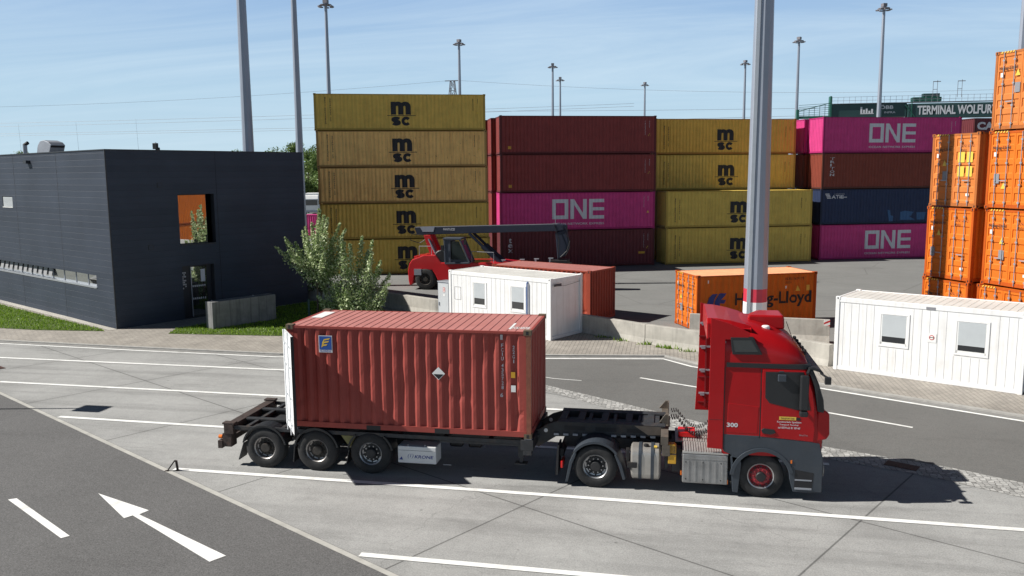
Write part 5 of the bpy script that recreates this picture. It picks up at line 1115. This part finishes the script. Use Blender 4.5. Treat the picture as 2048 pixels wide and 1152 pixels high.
MB().box(-1.90,-1.86,.18,.48,.66,.80).box(-1.90,-1.86,1.96,2.26,.66,.80).build('tail_light', M['red_lens'], rb); MB().lathe([(.05,0),(.05,.09),(.0,.1)], 14, 'x', (-1.98,.08,.74)).build('marker_lamp', M['orange_lens'], rb)
fb = MB().box(5.80,6.10,.0,2.44,.82,1.075).box(5.86,6.06,.0,.17,.70,.82); fb.build('front_bolster', M['chassis'], T, bevel=.008)
gn = MB()
for y in (.70, 1.60):
    gn.prism([(5.95,.78),(6.12,.70),(6.55,.98),(9.10,1.10),(9.15,1.36),(6.60,1.36),(6.35,1.28),(5.95,1.02)], y, y+.05)
    for x in (6.05,6.3): gn.lathe([(.05,-.003),(.05,.053),(0,.054)], 12, 'y', (x, y, 1.02 if x < 6.2 else 1.12), mi=1)
for y in (.60, 1.58): gn.prism([(6.60,1.362),(9.15,1.362),(9.15,1.385),(6.60,1.385)], y, y+.24)
for x in (6.62,7.05,7.62,8.2,8.72): gn.box(x, x+.16, .86, 1.56, 1.345, 1.384)
gn.box(8.55,9.12,.86,1.56,1.33,1.36); gn.box(6.7,8.5,1.12,1.34,1.12,1.30)
for x in (6.7,7.3,7.9,8.5,9.0): gn.box(x, x+.08, .75, 1.6, 1.14, 1.36)
gn.build('gooseneck', [M['chassis'], M['white']], T, bevel=.005)
q = MB()
for k_ in range(3): q.box(6.75+k_*.75, 7.25+k_*.75, .694,.698,1.16,1.26)
q.build('frame_slot', M['black_ink'], T)
MB().box(-1.54,-.1,.25,.70,.90,.93).box(-1.54,-.1,.84,1.55,.90,.93).box(-1.54,-.1,1.75,2.2,.90,.93).build('rear_deck', M['chassis'], T)
q = MB()
for k_ in range(11): q.box(6.5+k_*.23, 6.62+k_*.23, .66, .70, 1.02+k_*.004, 1.07+k_*.004)
q.build('frame_bracket', M['galv'], T)
hb = MB().box(9.05,9.22,.0,2.44,1.12,1.32); hb.prism([(8.98,1.32),(9.20,1.32),(9.20,1.56),(9.14,1.56)], .98,1.05); hb.prism([(8.98,1.32),(9.20,1.32),(9.20,1.52),(9.14,1.52)], 2.36,2.42); hb.box(9.202,9.23,.90,1.12,1.22,1.56); hb.box(9.202,9.23,2.22,2.43,1.22,1.52); hb.box(9.08,9.26,.0,.17,.86,1.12); hb.box(9.08,9.26,2.27,2.44,.86,1.12)
hb.build('headboard_bolster', mat('worn_bolster', (.10,.085,.07), .7, .1, .25, 5, dirt=.5, dirtcol=(.22,.16,.11), rust=.3), T, bevel=.006)
MB().prism([(8.75,1.12),(9.1,1.14),(9.1,1.355),(8.4,1.355)], .685, .694).build('worn_plate', mat('worn_plate', (.28,.22,.17), .7, 0, .2, 4, dirt=.6, dirtcol=(.1,.07,.05)), T)
lg = MB()
for y in (.42, 1.90): lg.box(5.66,5.80,y,y+.13,.50,1.0); lg.box(5.69,5.77,y+.02,y+.11,.36,.5); lg.box(5.58,5.88,y-.04,y+.17,.33,.36); lg.bar((5.75,y+.06,.75),(6.15,y+.3,1.0),.06,.06)
lg.bar((5.73,.5,.85),(5.73,1.95,.85),.05,.05); lg.build('landing_leg', M['chassis'], T, bevel=.006)
ax_ = MB()
for x in (-.72,.66,2.06): ax_.tube([(x,.2,.52),(x,2.25,.52)], .07, 12); ax_.box(x-.2,x+.25,.85,.97,.55,.75); ax_.box(x-.2,x+.25,1.5,1.62,.55,.75); ax_.tube([(x+.28,.9,.55),(x+.28,.9,.95)],.1,10)
ax_.build('axle', M['steel_black'], T)
for i, x in enumerate((-.72,.66,2.06)):
    road_wheel(T, x, .0, .52, .52, -1, 'dirty' if i < 2 else 'clean'); road_wheel(T, x, 2.08, .52, .52, 1, 'dirty')
for x, a0, a1_ in ((-.72,12,168),(.66,12,168)):
    guard(T, x, .52, .58, a0, a1_, .0, .40, M['black_plastic']); guard(T, x, .52, .58, a0, a1_, 2.06, 2.44, M['black_plastic'], lip=False)
for a0, a1_ in ((12,52),(128,168)): guard(T, 2.06, .52, .58, a0, a1_, .0, .40, M['black_plastic'])
q = MB()
for pp in ([(.02,.20),(.07,.60),(.095,.60),(.05,.20)], [(-1.45,.18),(-1.30,.62),(-1.275,.62),(-1.42,.18)], [(1.42,.22),(1.50,.6),(1.52,.6),(1.44,.22)]): MB().prism(pp, .02, .40).build('mud_flap', M['black_plastic'], T)
MB().prism([(1.28,.92),(1.66,.92),(1.50,.62)], .12, .14).build('warning_plate', mat('dull_yellow', (.22,.20,.08), .7), T)
tb = MB().box(2.76,3.72,.03,.50,.34,.76).build('tool_box', mat('toolbox_white', (.62,.63,.64), .5, 0, .06, 2, dirt=.25, dirtcol=(.3,.27,.24)), T, bevel=.015)
decal('lettering', [fit('KRONE', 3.18, 3.64, .47, .55, .02)] + [fit('(1)', 3.00,3.14,.46,.58,.0)] + polys([(2.80,.42),(2.90,.42),(2.85,.50)]), M['blue_ink'], tb, lambda u, z: (u+(z-.47)*.25, .026, z)); MB().box(2.765,3.715,.022,.03,.655,.662).box(3.0,3.03,.06,.09,.76,.80).box(3.42,3.45,.06,.09,.76,.80).build('lid_seam', M['grey_ink'], tb)
q = MB()
for x in (3.82,4.3): q.box(x,x+.35,.9,1.3,.50,.80)
q.build('air_tank', M['steel_black'], T, bevel=.06)
q = MB(); q.tube([(3.8,.15,.93),(4.6,.12,.90),(5.2,.14,.88),(5.75,.2,.93)], .02, 6); q.tube([(4.9,.12,.80),(4.9,.12,.90),(5.1,.12,.9)], .015, 6); q.box(3.8,5.8,.10,.13,.88,.93); q.build('side_rail', M['chassis'], T)
MB().box(3.85,4.05,.2,.23,.28,.295).build('stowed_bar', M['galv'], T)
for x_, y_ in ((-.02,.0),(5.88,.0),(-.02,2.27),(5.88,2.27)):
    pass
MB().box(-.02,.18,.02,.17,1.05,1.095).box(5.88,6.06,.02,.17,1.076,1.098).box(-.02,.18,2.27,2.42,1.05,1.095).box(5.88,6.06,2.27,2.42,1.076,1.098).build('twist_lock', M['galv'], T)
# ------------------------------------------------------------ tractor unit
K = thing('tractor_truck', 'dark red tractor truck with grey lower panels, coupled in front of the container trailer', 'truck', (0,0,0))
ch = MB()
for y in (.80, 1.56):
    ch.box(6.75,12.1,y,y+.08,.72,.98)
for x in (6.8,8.3,9.3,10.2): ch.box(x,x+.08,.88,1.56,.76,.94)
ch.box(6.68,6.78,.35,2.1,.62,.80); ch.build('chassis_frame', M['chassis'], K, bevel=.006)
MB().prism([(6.95,1.0),(7.95,1.0),(7.95,1.08),(7.2,1.10),(6.95,1.02)], .78, 1.66).build('fifth_wheel', M['steel_black'], K, bevel=.01)
MB().tube([(7.56,.3,.52),(7.56,2.2,.52)],.09,12).tube([(11.27,.3,.52),(11.27,2.2,.52)],.07,12).lathe([(.0,1.0),(.22,1.05),(.26,1.25),(.22,1.45),(0,1.5)],16,'y',(7.56,0,.52)).build('axle', M['steel_black'], K)
for y in (.0, 1.80):
    road_wheel(K, 7.56, y+(.0 if y == 0 else .31), .51, .51, -1 if y == 0 else 1, 'clean', .33); 
    MB().lathe([(.29,.03),(.34,0),(.49,.03),(.51,.07),(.51,.26),(.49,.30),(.3,.33)], 40, 'y', (7.56, .35 if y == 0 else 1.76, .51)).build('inner_wheel', M['rubber'], K, smooth=True)
road_wheel(K, 11.27, .0, .51, .51, -1, 'steer'); road_wheel(K, 11.27, 2.10, .51, .51, 1, 'steer')
gp = M['grey_plastic']
guard(K, 7.56, .50, .60, 35, 145, -.01, .70, gp, .03); guard(K, 7.56, .50, .60, 35, 145, 1.76, 2.47, gp, .03, lip=False)
for ys in (-.01, 1.77):
    for pp in ([(7.07-.0,.84),(6.95,.60),(6.86,.12),(6.92,.12),(7.02,.56),(7.12,.82)], [(8.05,.84),(8.17,.60),(8.26,.26),(8.20,.24),(8.10,.56),(8.0,.82)]): MB().prism(pp, ys, ys+.68).build('mudguard_skirt', gp, K, bevel=.008)
MB().box(6.74,6.80,.05,.45,.42,.60).build('rear_light', M['red_lens'], K, bevel=.02); MB().prism([(6.62,.25),(6.66,.95),(6.70,.95),(6.68,.25)], .05,.6).build('mud_flap', M['black_plastic'], K)
# fuel tank
def rrect(y0, y1, z0, z1, r_, n=5):
    pts = []
    for cy2, cz2, a0 in ((y1-r_,z1-r_,0),(y0+r_,z1-r_,90),(y0+r_,z0+r_,180),(y1-r_,z0+r_,270)):
        for k_ in range(n+1): a = R(a0+90*k_/n); pts.append((cy2+r_*math.cos(a), cz2+r_*math.sin(a)))
    return pts
def tank(x0, x1, y0, y1, z0, z1, r_, nm, m_, bev=.04):
    mb = MB(); rings = []
    for x, k_ in ((x0, .10),(x0+.015,.04),(x0+.05,0),(x1-.05,0),(x1-.015,.04),(x1,.10)):
        rings.append([(x, a, b_) for a, b_ in rrect(y0+k_, y1-k_, z0+k_, z1-k_, max(r_-k_*.5,.02))])
    return mb.loft(rings).build(nm, m_, K, smooth=True)
tk_ = tank(8.36, 9.06, .0, .62, .25, 1.01, .16, 'fuel_tank', mat('tank_alu', (.42,.40,.37), .42, .55, .12, 3, dirt=.35, dirtcol=(.25,.2,.16)))
for x in (8.55, 8.83):
    q = MB(); rg = rrect(-.014, .634, .236, 1.024, .17); ri = rrect(.006,.61,.256,1.0,.155)
    q.loft([[(x, a, b_) for a, b_ in rg],[(x+.075, a, b_) for a, b_ in rg]]); q.build('tank_strap', gp, tk_)
MB().lathe([(.06,0),(.06,.05),(.045,.06),(0,.06)], 14, 'z', (8.72,.2,1.005)).build('filler_cap', M['steel_black'], tk_); MB().box(8.90,8.97,.1,.2,1.01,1.04).build('tank_label', M['yellow_label'], tk_)
MB().box(8.30,8.52,-.03,.25,.55,.68).box(8.26,8.34,.05,.25,.62,.95).build('step_bracket', M['steel_black'], K, bevel=.01)
MB().box(9.14,9.22,.2,.6,.5,1.15).box(9.30,9.52,.3,.6,.4,.95).build('equipment_bracket', M['chassis'], K, bevel=.01)
wc = MB().prism([(9.22,.68),(9.40,.68),(9.40,1.10),(9.36,1.14),(9.22,1.14)], .02, .22).build('wheel_chock', M['yellow'], K, bevel=.01)
q = MB()
for k_ in range(4): q.box(9.235+k_*.042,9.25+k_*.042,.012,.02,.95,1.12)
q.box(9.215,9.405,.010,.019,.90,.93); q.build('chock_rib', M['rusty'], wc)
ab = MB(); ab.prism([(9.54,.26),(10.55,.26),(10.55,.95),(9.54,.95)], -.01, .62); ab = ab.build('battery_box', M['alu_box'], K, bevel=.03)
q = MB()
for k_ in range(6): q.box(9.66+k_*.15, 9.70+k_*.15, -.020, -.008, .32, .80)
q.box(9.56,10.53,-.018,-.008,.83,.86); q.build('box_rib', M['alu_box'], ab, bevel=.004)
q = MB()
for x in (9.62,10.0,10.4):
    for z in (.36,.76): q.lathe([(.014,-.012),(.014,-.022),(0,-.023)], 8, 'y', (x,0,z))
q.build('rivet', M['steel_black'], ab)
q = MB()
for k_ in range(17): q.box(9.58+k_*.057, 9.61+k_*.057, .02, .68, 1.0, 1.022)
q.box(9.54,10.55,.0,.70,.96,1.0); q.build('tread_plate', mat('tread_alu', (.50,.49,.47), .45, .5, .1, 5, dirt=.3, dirtcol=(.25,.22,.2)), K)
q = MB()
for k_ in range(18): q.box(9.40+k_*.057, 9.43+k_*.057, .75, 1.75, 1.005, 1.022)
q.box(9.38,10.42,.73,1.77,.985,1.004); q.build('catwalk', bpy.data.materials['tread_alu'], K)
MB().box(10.535,10.56,.0,.05,.28,.38).box(9.50,9.53,.05,.12,.42,.52).build('side_marker', M['orange_lens'], K)
# coiled hoses
hs = MB()
for j_, (y0_, z0_) in enumerate(((.95,1.62),(1.2,1.58),(1.45,1.66))):
    pts = []; n = 150
    for k_ in range(n+1):
        u = k_/n; cx = 10.42-u*1.15; cz = z0_-.45*math.sin(math.pi*min(u*1.15,1))-.12*u; a = k_*.9; pts.append((cx+.0, y0_+.045*math.cos(a), cz+.045*math.sin(a)))
    hs.tube(pts, .009, 5)
hs.tube([(10.40,1.0,2.35),(10.2,1.0,2.1),(10.25,.95,1.7),(10.38,.95,1.5)], .015, 6); hs.tube([(10.35,.7,2.0),(10.33,.68,1.6),(10.4,.7,1.3)], .05, 8)
hs.build('coiled_hose', M['black_plastic'], K)
MB().box(9.45,9.85,.95,1.4,1.03,1.16).build('coupling_head', M['red_lens'], K, bevel=.02)
# cab ------------------------------------------------
XR = 10.43; YC = 1.23; HWD = 1.25
fz = [(1.0,12.56),(1.40,12.59),(1.9,12.56),(2.33,12.46),(2.70,12.34),(3.02,12.24)]
def plan(xr, xf, hw, r_, n=7):
    pts = [(xr, YC-hw), ]
    for k_ in range(n+1): a = R(-90+90*k_/n); pts.append((xf-r_+r_*math.cos(a), YC-hw+r_+r_*math.sin(a)))
    for k_ in range(n+1): a = R(0+90*k_/n); pts.append((xf-r_+r_*math.cos(a), YC+hw-r_+r_*math.sin(a)))
    pts.append((xr, YC+hw)); return pts
cabb = MB().loft([[(x, y, z) for x, y in plan(XR, xf, HWD-(.0 if z < 2.2 else (z-2.2)*.03), .22)] for z, xf in fz]).build('cab_body', M['red_paint'], K, smooth=True)
# roof shell
rs = [(10.43,3.90),(10.75,3.94),(11.1,3.90),(11.45,3.80),(11.75,3.66),(11.98,3.50),(12.14,3.32),(12.22,3.10)]
rings = []
for x, zt in rs:
    ring = []; hw = HWD-.02 - max(0,(x-11.8))*.25
    for k_ in range(25):
        a = math.pi*k_/24; c, s_ = math.cos(a), math.sin(a)
        ring.append((x, YC-hw*math.copysign(abs(c)**.42, c), 3.0+(zt-3.0)*abs(s_)**.55))
    rings.append(ring)
rings.append([(12.24, YC-(HWD-.15)*math.cos(math.pi*k_/24), 3.0+.02*math.sin(math.pi*k_/24)) for k_ in range(25)])
roof = MB().loft(rings).build('cab_roof', M['red_paint'], K, smooth=True)
band = MB().loft([[(x, y, z) for x, y in plan(10.46, 12.262+ (3.10-z)*.3, HWD+.004, .22)] for z in (3.0,3.10)]).build('dark_band', M['black_plastic'], K, smooth=True)
# rounded roof spoiler and side fairings
sp = MB(); rg = []
for x, zb_, zt in ((10.02,3.60,4.06),(10.25,3.70,4.05),(10.55,3.80,4.00),(10.85,3.84,3.92),(10.98,3.84,3.87)):
    hw = 1.20-(x-10.02)*.12; rg.append([(x, YC-hw, zb_),(x, YC-hw+.03, zt-.10),(x, YC-hw+.16, zt),(x, YC+hw-.16, zt),(x, YC+hw-.03, zt-.10),(x, YC+hw, zb_)])
sp.loft(rg, caps=True); sp.build('roof_spoiler', M['red_paint'], K, bevel=.02)
MB().prism([(10.08,3.58),(10.02,3.62),(10.10,4.02),(10.20,4.02)], .2, 2.25).build('spoiler_recess', M['black_plastic'], K)
for ys, s_ in ((-.02,1),(2.45,-1)):
    xo = 10.10 if s_ > 0 else 9.94
    f = MB(); f.prism([(xo-.02,1.12),(10.425,1.10),(10.425,3.62),(10.9,3.60),(10.95,3.78),(10.5,3.98),(xo+.0,4.10),(xo-.0,2.6)] if s_ > 0 else [(xo-.06,1.30),(10.425,1.30),(10.425,3.60),(10.5,3.92),(xo+.02,4.06),(xo,2.6)], ys, ys+.03)
    f = f.build('side_fairing', M['red_paint'], K, bevel=.008)
    q = MB()
    for z in (1.75,2.35,2.95,3.55): q.box(xo+.02,xo+.34,ys+.04*s_ if s_ > 0 else ys-.05, ys+.08 if s_ > 0 else ys-.01, z-.02, z+.02); q.box(xo+.06,xo+.16,ys-.09 if s_ < 0 else ys+.06, ys-.04 if s_ < 0 else ys+.1, z-.05, z+.03)
    q.build('hinge_bracket', M['galv'], f)
    q = MB(); q.box(xo+.16,xo+.20, ys-.03 if s_ < 0 else ys+.03, ys if s_ < 0 else ys+.06, 1.4, 3.8)
    for z in (1.5,2.15,3.2): q.box(xo+.0,xo+.40, ys-.02 if s_ < 0 else ys+.03, ys-.001 if s_ < 0 else ys+.05, z, z+.03)
    q.build('stiffener', M['red_matte'], f)
MB().box(10.36,10.43,.1,2.36,1.1,3.6).build('rear_wall', M['red_matte'], K)
MB().box(10.11,10.42,-.021,-.014,1.78,1.788).box(10.425,10.432,-.034,-.018,1.1,3.0).build('fairing_seam', M['black_ink'], K)
# side glazing and door
def cut(o, poly, y0, y1):
    c = MB().prism(poly, y0, y1).build('cutter', M['black_ink'])
    md = o.modifiers.new('cut', 'BOOLEAN'); md.operation = 'DIFFERENCE'; md.object = c; md.solver = 'EXACT'
    o.modifiers.move(len(o.modifiers)-1, 0)
    others = [(m_.name, m_.show_viewport) for m_ in o.modifiers if m_ is not md]
    for n_, _ in others: o.modifiers[n_].show_viewport = False
    dg = bpy.context.evaluated_depsgraph_get(); dg.update(); me = bpy.data.meshes.new_from_object(o.evaluated_get(dg))
    for n_, v_ in others: o.modifiers[n_].show_viewport = v_
    o.modifiers.remove(md); o.data = me; bpy.data.objects.remove(c)
WIN = [(11.345,2.88),(12.05,2.895),(12.19,2.145),(12.02,2.135),(11.425,2.275),(11.355,2.37)]
cut(cabb, WIN, -.2, 2.7)
def clear_glass():
    m = bpy.data.materials.new('tinted_side_glass'); m.use_nodes = True; t_ = m.node_tree; t_.nodes.clear(); n = t_.nodes.new
    tr = n('ShaderNodeBsdfTransparent'); tr.inputs[0].default_value = (.55,.62,.60,1); g = n('ShaderNodeBsdfGlossy'); g.inputs['Roughness'].default_value = .02
    f = n('ShaderNodeFresnel'); f.inputs[0].default_value = 1.5; a = n('ShaderNodeMath'); a.operation = 'ADD'; a.inputs[1].default_value = .06; t_.links.new(f.outputs[0], a.inputs[0])
    x = n('ShaderNodeMixShader'); o_ = n('ShaderNodeOutputMaterial'); t_.links.new(a.outputs[0], x.inputs[0]); t_.links.new(tr.outputs[0], x.inputs[1]); t_.links.new(g.outputs[0], x.inputs[2]); t_.links.new(x.outputs[0], o_.inputs[0]); return m
M['clear'] = clear_glass()
lin = mat('cab_lining', (.24,.25,.25), .7, 0, .08, 3)
q = MB().box(10.5,12.1,.1,2.36,1.30,1.34).box(10.50,10.54,.1,2.36,1.34,2.98).box(10.5,12.2,.1,2.36,2.96,2.99).box(10.54,11.30,2.38,2.42,1.34,2.95).box(11.3,12.3,2.38,2.42,1.34,2.10); q.build('cab_lining', lin, K)
MB().prism([(11.95,1.4),(12.40,1.4),(12.36,2.15),(12.10,2.22),(11.95,2.05)], .15, 2.3).build('dashboard', lin, K, bevel=.03)
for y in (.35, 1.55): MB().prism([(11.30,1.75),(11.80,1.80),(11.80,1.95),(11.42,1.93),(11.36,2.70),(11.22,2.70),(11.24,1.9)], y, y+.5).box(11.24,11.36,y+.12,y+.38,2.70,2.88).build('seat', M['black_plastic'], K, bevel=.03)
def side(poly, y0, y1, nm, m_, par, bevel=.0):
    o = MB().prism(poly, y0, y1).build(nm, m_, par, bevel=bevel); return o
yb = YC-HWD     # -0.02
side([(10.53,3.67),(11.02,3.68),(11.22,3.30),(10.58,3.29)], yb-.018, yb+.12, 'side_window_frame', M['black_plastic'], K, .01)
side([(10.585,3.61),(10.98,3.62),(11.13,3.36),(10.63,3.35)], yb-.022, yb-.0185, 'roof_window', M['glass_cab'], K)
dr = side([(11.24,1.44),(12.36,1.38),(12.40,1.9),(12.30,2.5),(12.14,2.97),(11.24,2.97)], yb-.012, yb+.02, 'door', M['red_paint'], K, .01)
side([(11.30,2.92),(12.10,2.94),(12.27,2.10),(12.02,2.08),(11.40,2.22),(11.31,2.34)], yb-.017, yb-.011, 'window_frame', M['black_plastic'], dr)
for o_ in (dr, [c for c in dr.children if c.name.startswith('window_frame')][0]): cut(o_, WIN, -.2, .3)
side([(11.34,2.885),(12.06,2.90),(12.20,2.14),(12.02,2.13),(11.42,2.27),(11.35,2.37)], yb-.010, yb-.008, 'window', M['clear'], dr)
MB().tube([(11.93+.0,.60+.2*math.cos(a_*.35), 2.20+.2*math.sin(a_*.35)) for a_ in range(19)], .018, 6).build('steering_wheel', M['black_plastic'], K)
side([(11.24,1.60),(11.30,1.64),(11.52,1.62),(11.56,1.54),(11.44,1.50),(11.28,1.52)], yb-.03, yb-.008, 'door_handle', M['black_plastic'], dr, .012)
side([(10.50,1.50),(11.16,1.50),(11.18,2.12),(10.52,2.18)], yb-.004, yb+.01, 'locker_flap', M['red_paint'], K, .006)
MB().box(11.205,11.222,yb-.006,yb+.004,1.40,2.98).build('door_gap', M['black_ink'], K)
MB().box(10.425,10.44,yb-.004,yb+.02,1.1,3.0).build('rear_gap', M['black_ink'], K)
decal('lettering', [fit('300', 10.50, 10.74, 1.63, 1.73, .03)], M['white_ink'], K, lambda u, z: (u, yb-.008, z))
decal('label_plate', [rect(11.62,11.98,1.85,1.925)], M['yellow_label'], K, lambda u, z: (u, yb-.016, z)); decal('label_plate', [rect(11.985,12.07,1.85,1.915)], M['steel_black'], K, lambda u, z: (u, yb-.016, z))
decal('lettering', [fit('TRANSPORT 5660', 11.65, 11.94, 1.868, 1.905, .01)], M['black_ink'], K, lambda u, z: (u, yb-.019, z))
decal('lettering', [fit('Kombiverkehr Spedition', 11.58, 12.09, 1.775, 1.825, .012), fit('Transport Terminal', 11.63, 12.03, 1.715, 1.76, .012), fit('tel 0574 62 81 00 60', 11.60, 12.07, 1.65, 1.695, .012)], M['white_ink'], K, lambda u, z: (u, yb-.016, z))
decal('lettering', [fit('BlueTec', 12.06, 12.24, 1.50, 1.535, .01)], M['grey_ink'], K, lambda u, z: (u, yb-.016, z))
# lower grey panels with wheel arch, both sides
for ys in (yb-.006, YC+HWD-.24):
    a_ = arc(11.29, .48, .60, 0, 180, 18)
    poly = [(10.44,1.46),(11.24,1.45),(12.34,1.37),(12.50,1.33),(12.58,1.0),(12.58,.22),(11.97,.20)] + [(x, z) for x, z in a_] + [(10.62,.98),(10.44,1.06)]
    g_ = MB().prism(poly, ys, ys+.246).build('lower_panel', gp, K, bevel=.012)
    al = arc(11.29, .48, .61, 14, 176, 18); al2 = arc(11.29, .48, .70, 176, 14, 18)
    MB().prism(al+al2, ys-.025 if ys < 1 else ys+.24, ys-.0 if ys < 1 else ys+.27).build('arch_lip', gp, g_, bevel=.008)
    MB().prism([(10.66,.12),(10.78,.10),(10.84,.80),(10.80,.92),(10.60,.96)], ys, ys+.30).build('arch_flap', gp, g_, bevel=.01)
    y_ = ys-.004 if ys < 1 else ys+.243
    q = MB().prism([(11.99,.30),(12.37,.30),(12.40,.66),(12.00,.72)], y_, y_+.01).build('step_recess', M['black_ink'], g_)
    MB().box(12.0,12.36,ys-.02 if ys < 1 else ys+.24, ys+.0 if ys < 1 else ys+.27,.27,.31).box(12.0,12.36,ys-.01,ys+.02,.47,.50).build('step', M['galv'], q)
MB().box(11.90,11.93,yb-.02,yb,.86,.93).build('side_marker', M['orange_lens'], K)
MB().box(10.50,12.2,.24,2.22,.85,1.05).box(10.50,10.68,.25,2.2,.5,.85).build('underbody', M['steel_black'], K)
# bumper, grille, lights, windscreen
bp_ = MB().loft([[(x, y, z) for x, y in plan(12.02, xf, HWD+.0, .26)] for z, xf in ((.20,12.56),(.30,12.62),(.80,12.64),(1.02,12.60))]).build('bumper', gp, K, smooth=True)
for ys in (.18, 1.95): MB().prism([(12.60,.52),(12.655,.52),(12.655,.74),(12.60,.78)], ys, ys+.36).build('headlight', M['glass'], bp_, bevel=.02)
gr = MB().box(12.575,12.60,.30,2.16,1.08,1.75)
gr = gr.build('grille', M['black_plastic'], K)
q = MB()
for k_ in range(5): q.box(12.60,12.625,.34,2.12,1.12+k_*.12,1.17+k_*.12)
q.build('grille_bar', M['galv'], gr)
for y0_, y1_ in ((-.015,.16),(2.30,2.475)): MB().prism([(12.42,1.38),(12.64,1.44),(12.70,1.55),(12.68,2.02),(12.58,2.10),(12.44,2.06)], y0_, y1_).build('corner_deflector', M['red_paint'], K, bevel=.03)
ws = MB(); rings = [[(xf+.004+.0*0, y, z) for y in (.17, .5, 1.23, 1.96, 2.29)] for z, xf in ((1.98,12.55),(2.33,12.46),(2.70,12.34),(2.98,12.255))]
ws.add([v for r_ in rings for v in r_], [(i*5+j, i*5+j+1, (i+1)*5+j+1, (i+1)*5+j) for i in range(3) for j in range(4)]); ws.build('windscreen', M['glass_cab'], K, fix=False)
MB().prism([(12.42,2.06),(12.58,2.0),(12.545,2.33),(12.43,2.70),(12.30,3.0),(12.20,3.0),(12.34,2.6)], yb+.002, yb+.16).build('front_pillar', M['black_plastic'], K, bevel=.03)
MB().prism([(12.20,3.05),(12.30,3.055),(12.46,3.0),(12.53,2.92),(12.51,2.89),(12.42,2.95),(12.20,3.01)], -.02, 2.475).build('sun_visor', M['black_plastic'], K, bevel=.02)
lb_ = MB()
for k_ in range(5): lb_.lathe([(.0,0),(.05,.0),(.055,.03),(.04,.07),(0,.08)], 14, 'x', (12.14,.45+k_*.39,3.31))
lb_.tube([(12.14,.3,3.22),(12.20,.45,3.22),(12.22,1.23,3.24),(12.20,2.05,3.22),(12.14,2.2,3.22)], .018, 8); lb_.build('light_bar', M['steel_black'], K)
MB().box(12.02,12.20,-.22,-.09,2.12,2.90).box(12.02,12.20,-.24,-.09,1.98,2.10).build('mirror', M['black_plastic'], K, bevel=.03)
MB().bar((12.16,-.15,2.93),(12.24,.03,3.02),.05,.05).bar((12.13,-.12,2.0),(12.22,.02,2.05),.04,.04).bar((12.45,-.02,2.93),(12.58,-.12,2.86),.035,.035).box(12.53,12.65,-.20,-.08,2.72,2.87).build('mirror_arm', M['black_plastic'], K)
MB().box(12.02,12.20,2.55,2.70,2.12,2.90).bar((12.16,2.6,2.93),(12.24,2.45,3.02),.05,.05).build('mirror', M['black_plastic'], K, bevel=.03)
MB().box(11.58,11.70,-.034,-.0,2.86,2.96).box(11.56,11.74,-.10,-.03,2.72,2.88).build('ramp_mirror', M['grey_plastic'], K, bevel=.02)
rb_ = MB().loft([[(x, y, z) for x, y in ((10.98+e*.0,.95),(11.80-e*.12,.95),(11.80-e*.12,1.75),(10.98+e,1.75))] for z, e in ((3.70,0),(3.93,.08),(4.02,.3))]).build('roof_air_unit', M['red_paint'], K, bevel=.04)
MB().lathe([(.09,3.74),(.09,3.84),(.07,3.86),(0,3.86)], 18, 'z', (11.33,.52,0)).build('beacon', M['white'], K)
MB().tube([(11.95,.62,3.50),(11.78,.60,3.95)], .008, 5).build('antenna', M['black_plastic'], K)
# interior hints behind the side window

# far-off wood on the horizon
wd = MB(); random.seed(31)
for k_ in range(9000):
    a = R(random.uniform(-75, 75)); d = random.uniform(400, 440); p = Vector((9+math.sin(a)*d, -19+math.cos(a)*d, 0)); hh = 8+3.0*math.sin(a*37)+1.5*math.sin(a*91+1)
    p.z = random.uniform(.5, 1)**.7*hh if random.random() < .6 else random.uniform(0, hh); leaf(wd, p, random.uniform(1.0, 2.2))
tag(wd.build('distant_wood', M['leaf_far'], fix=False), 'far-off belt of trees along the horizon', 'trees', kind='stuff')
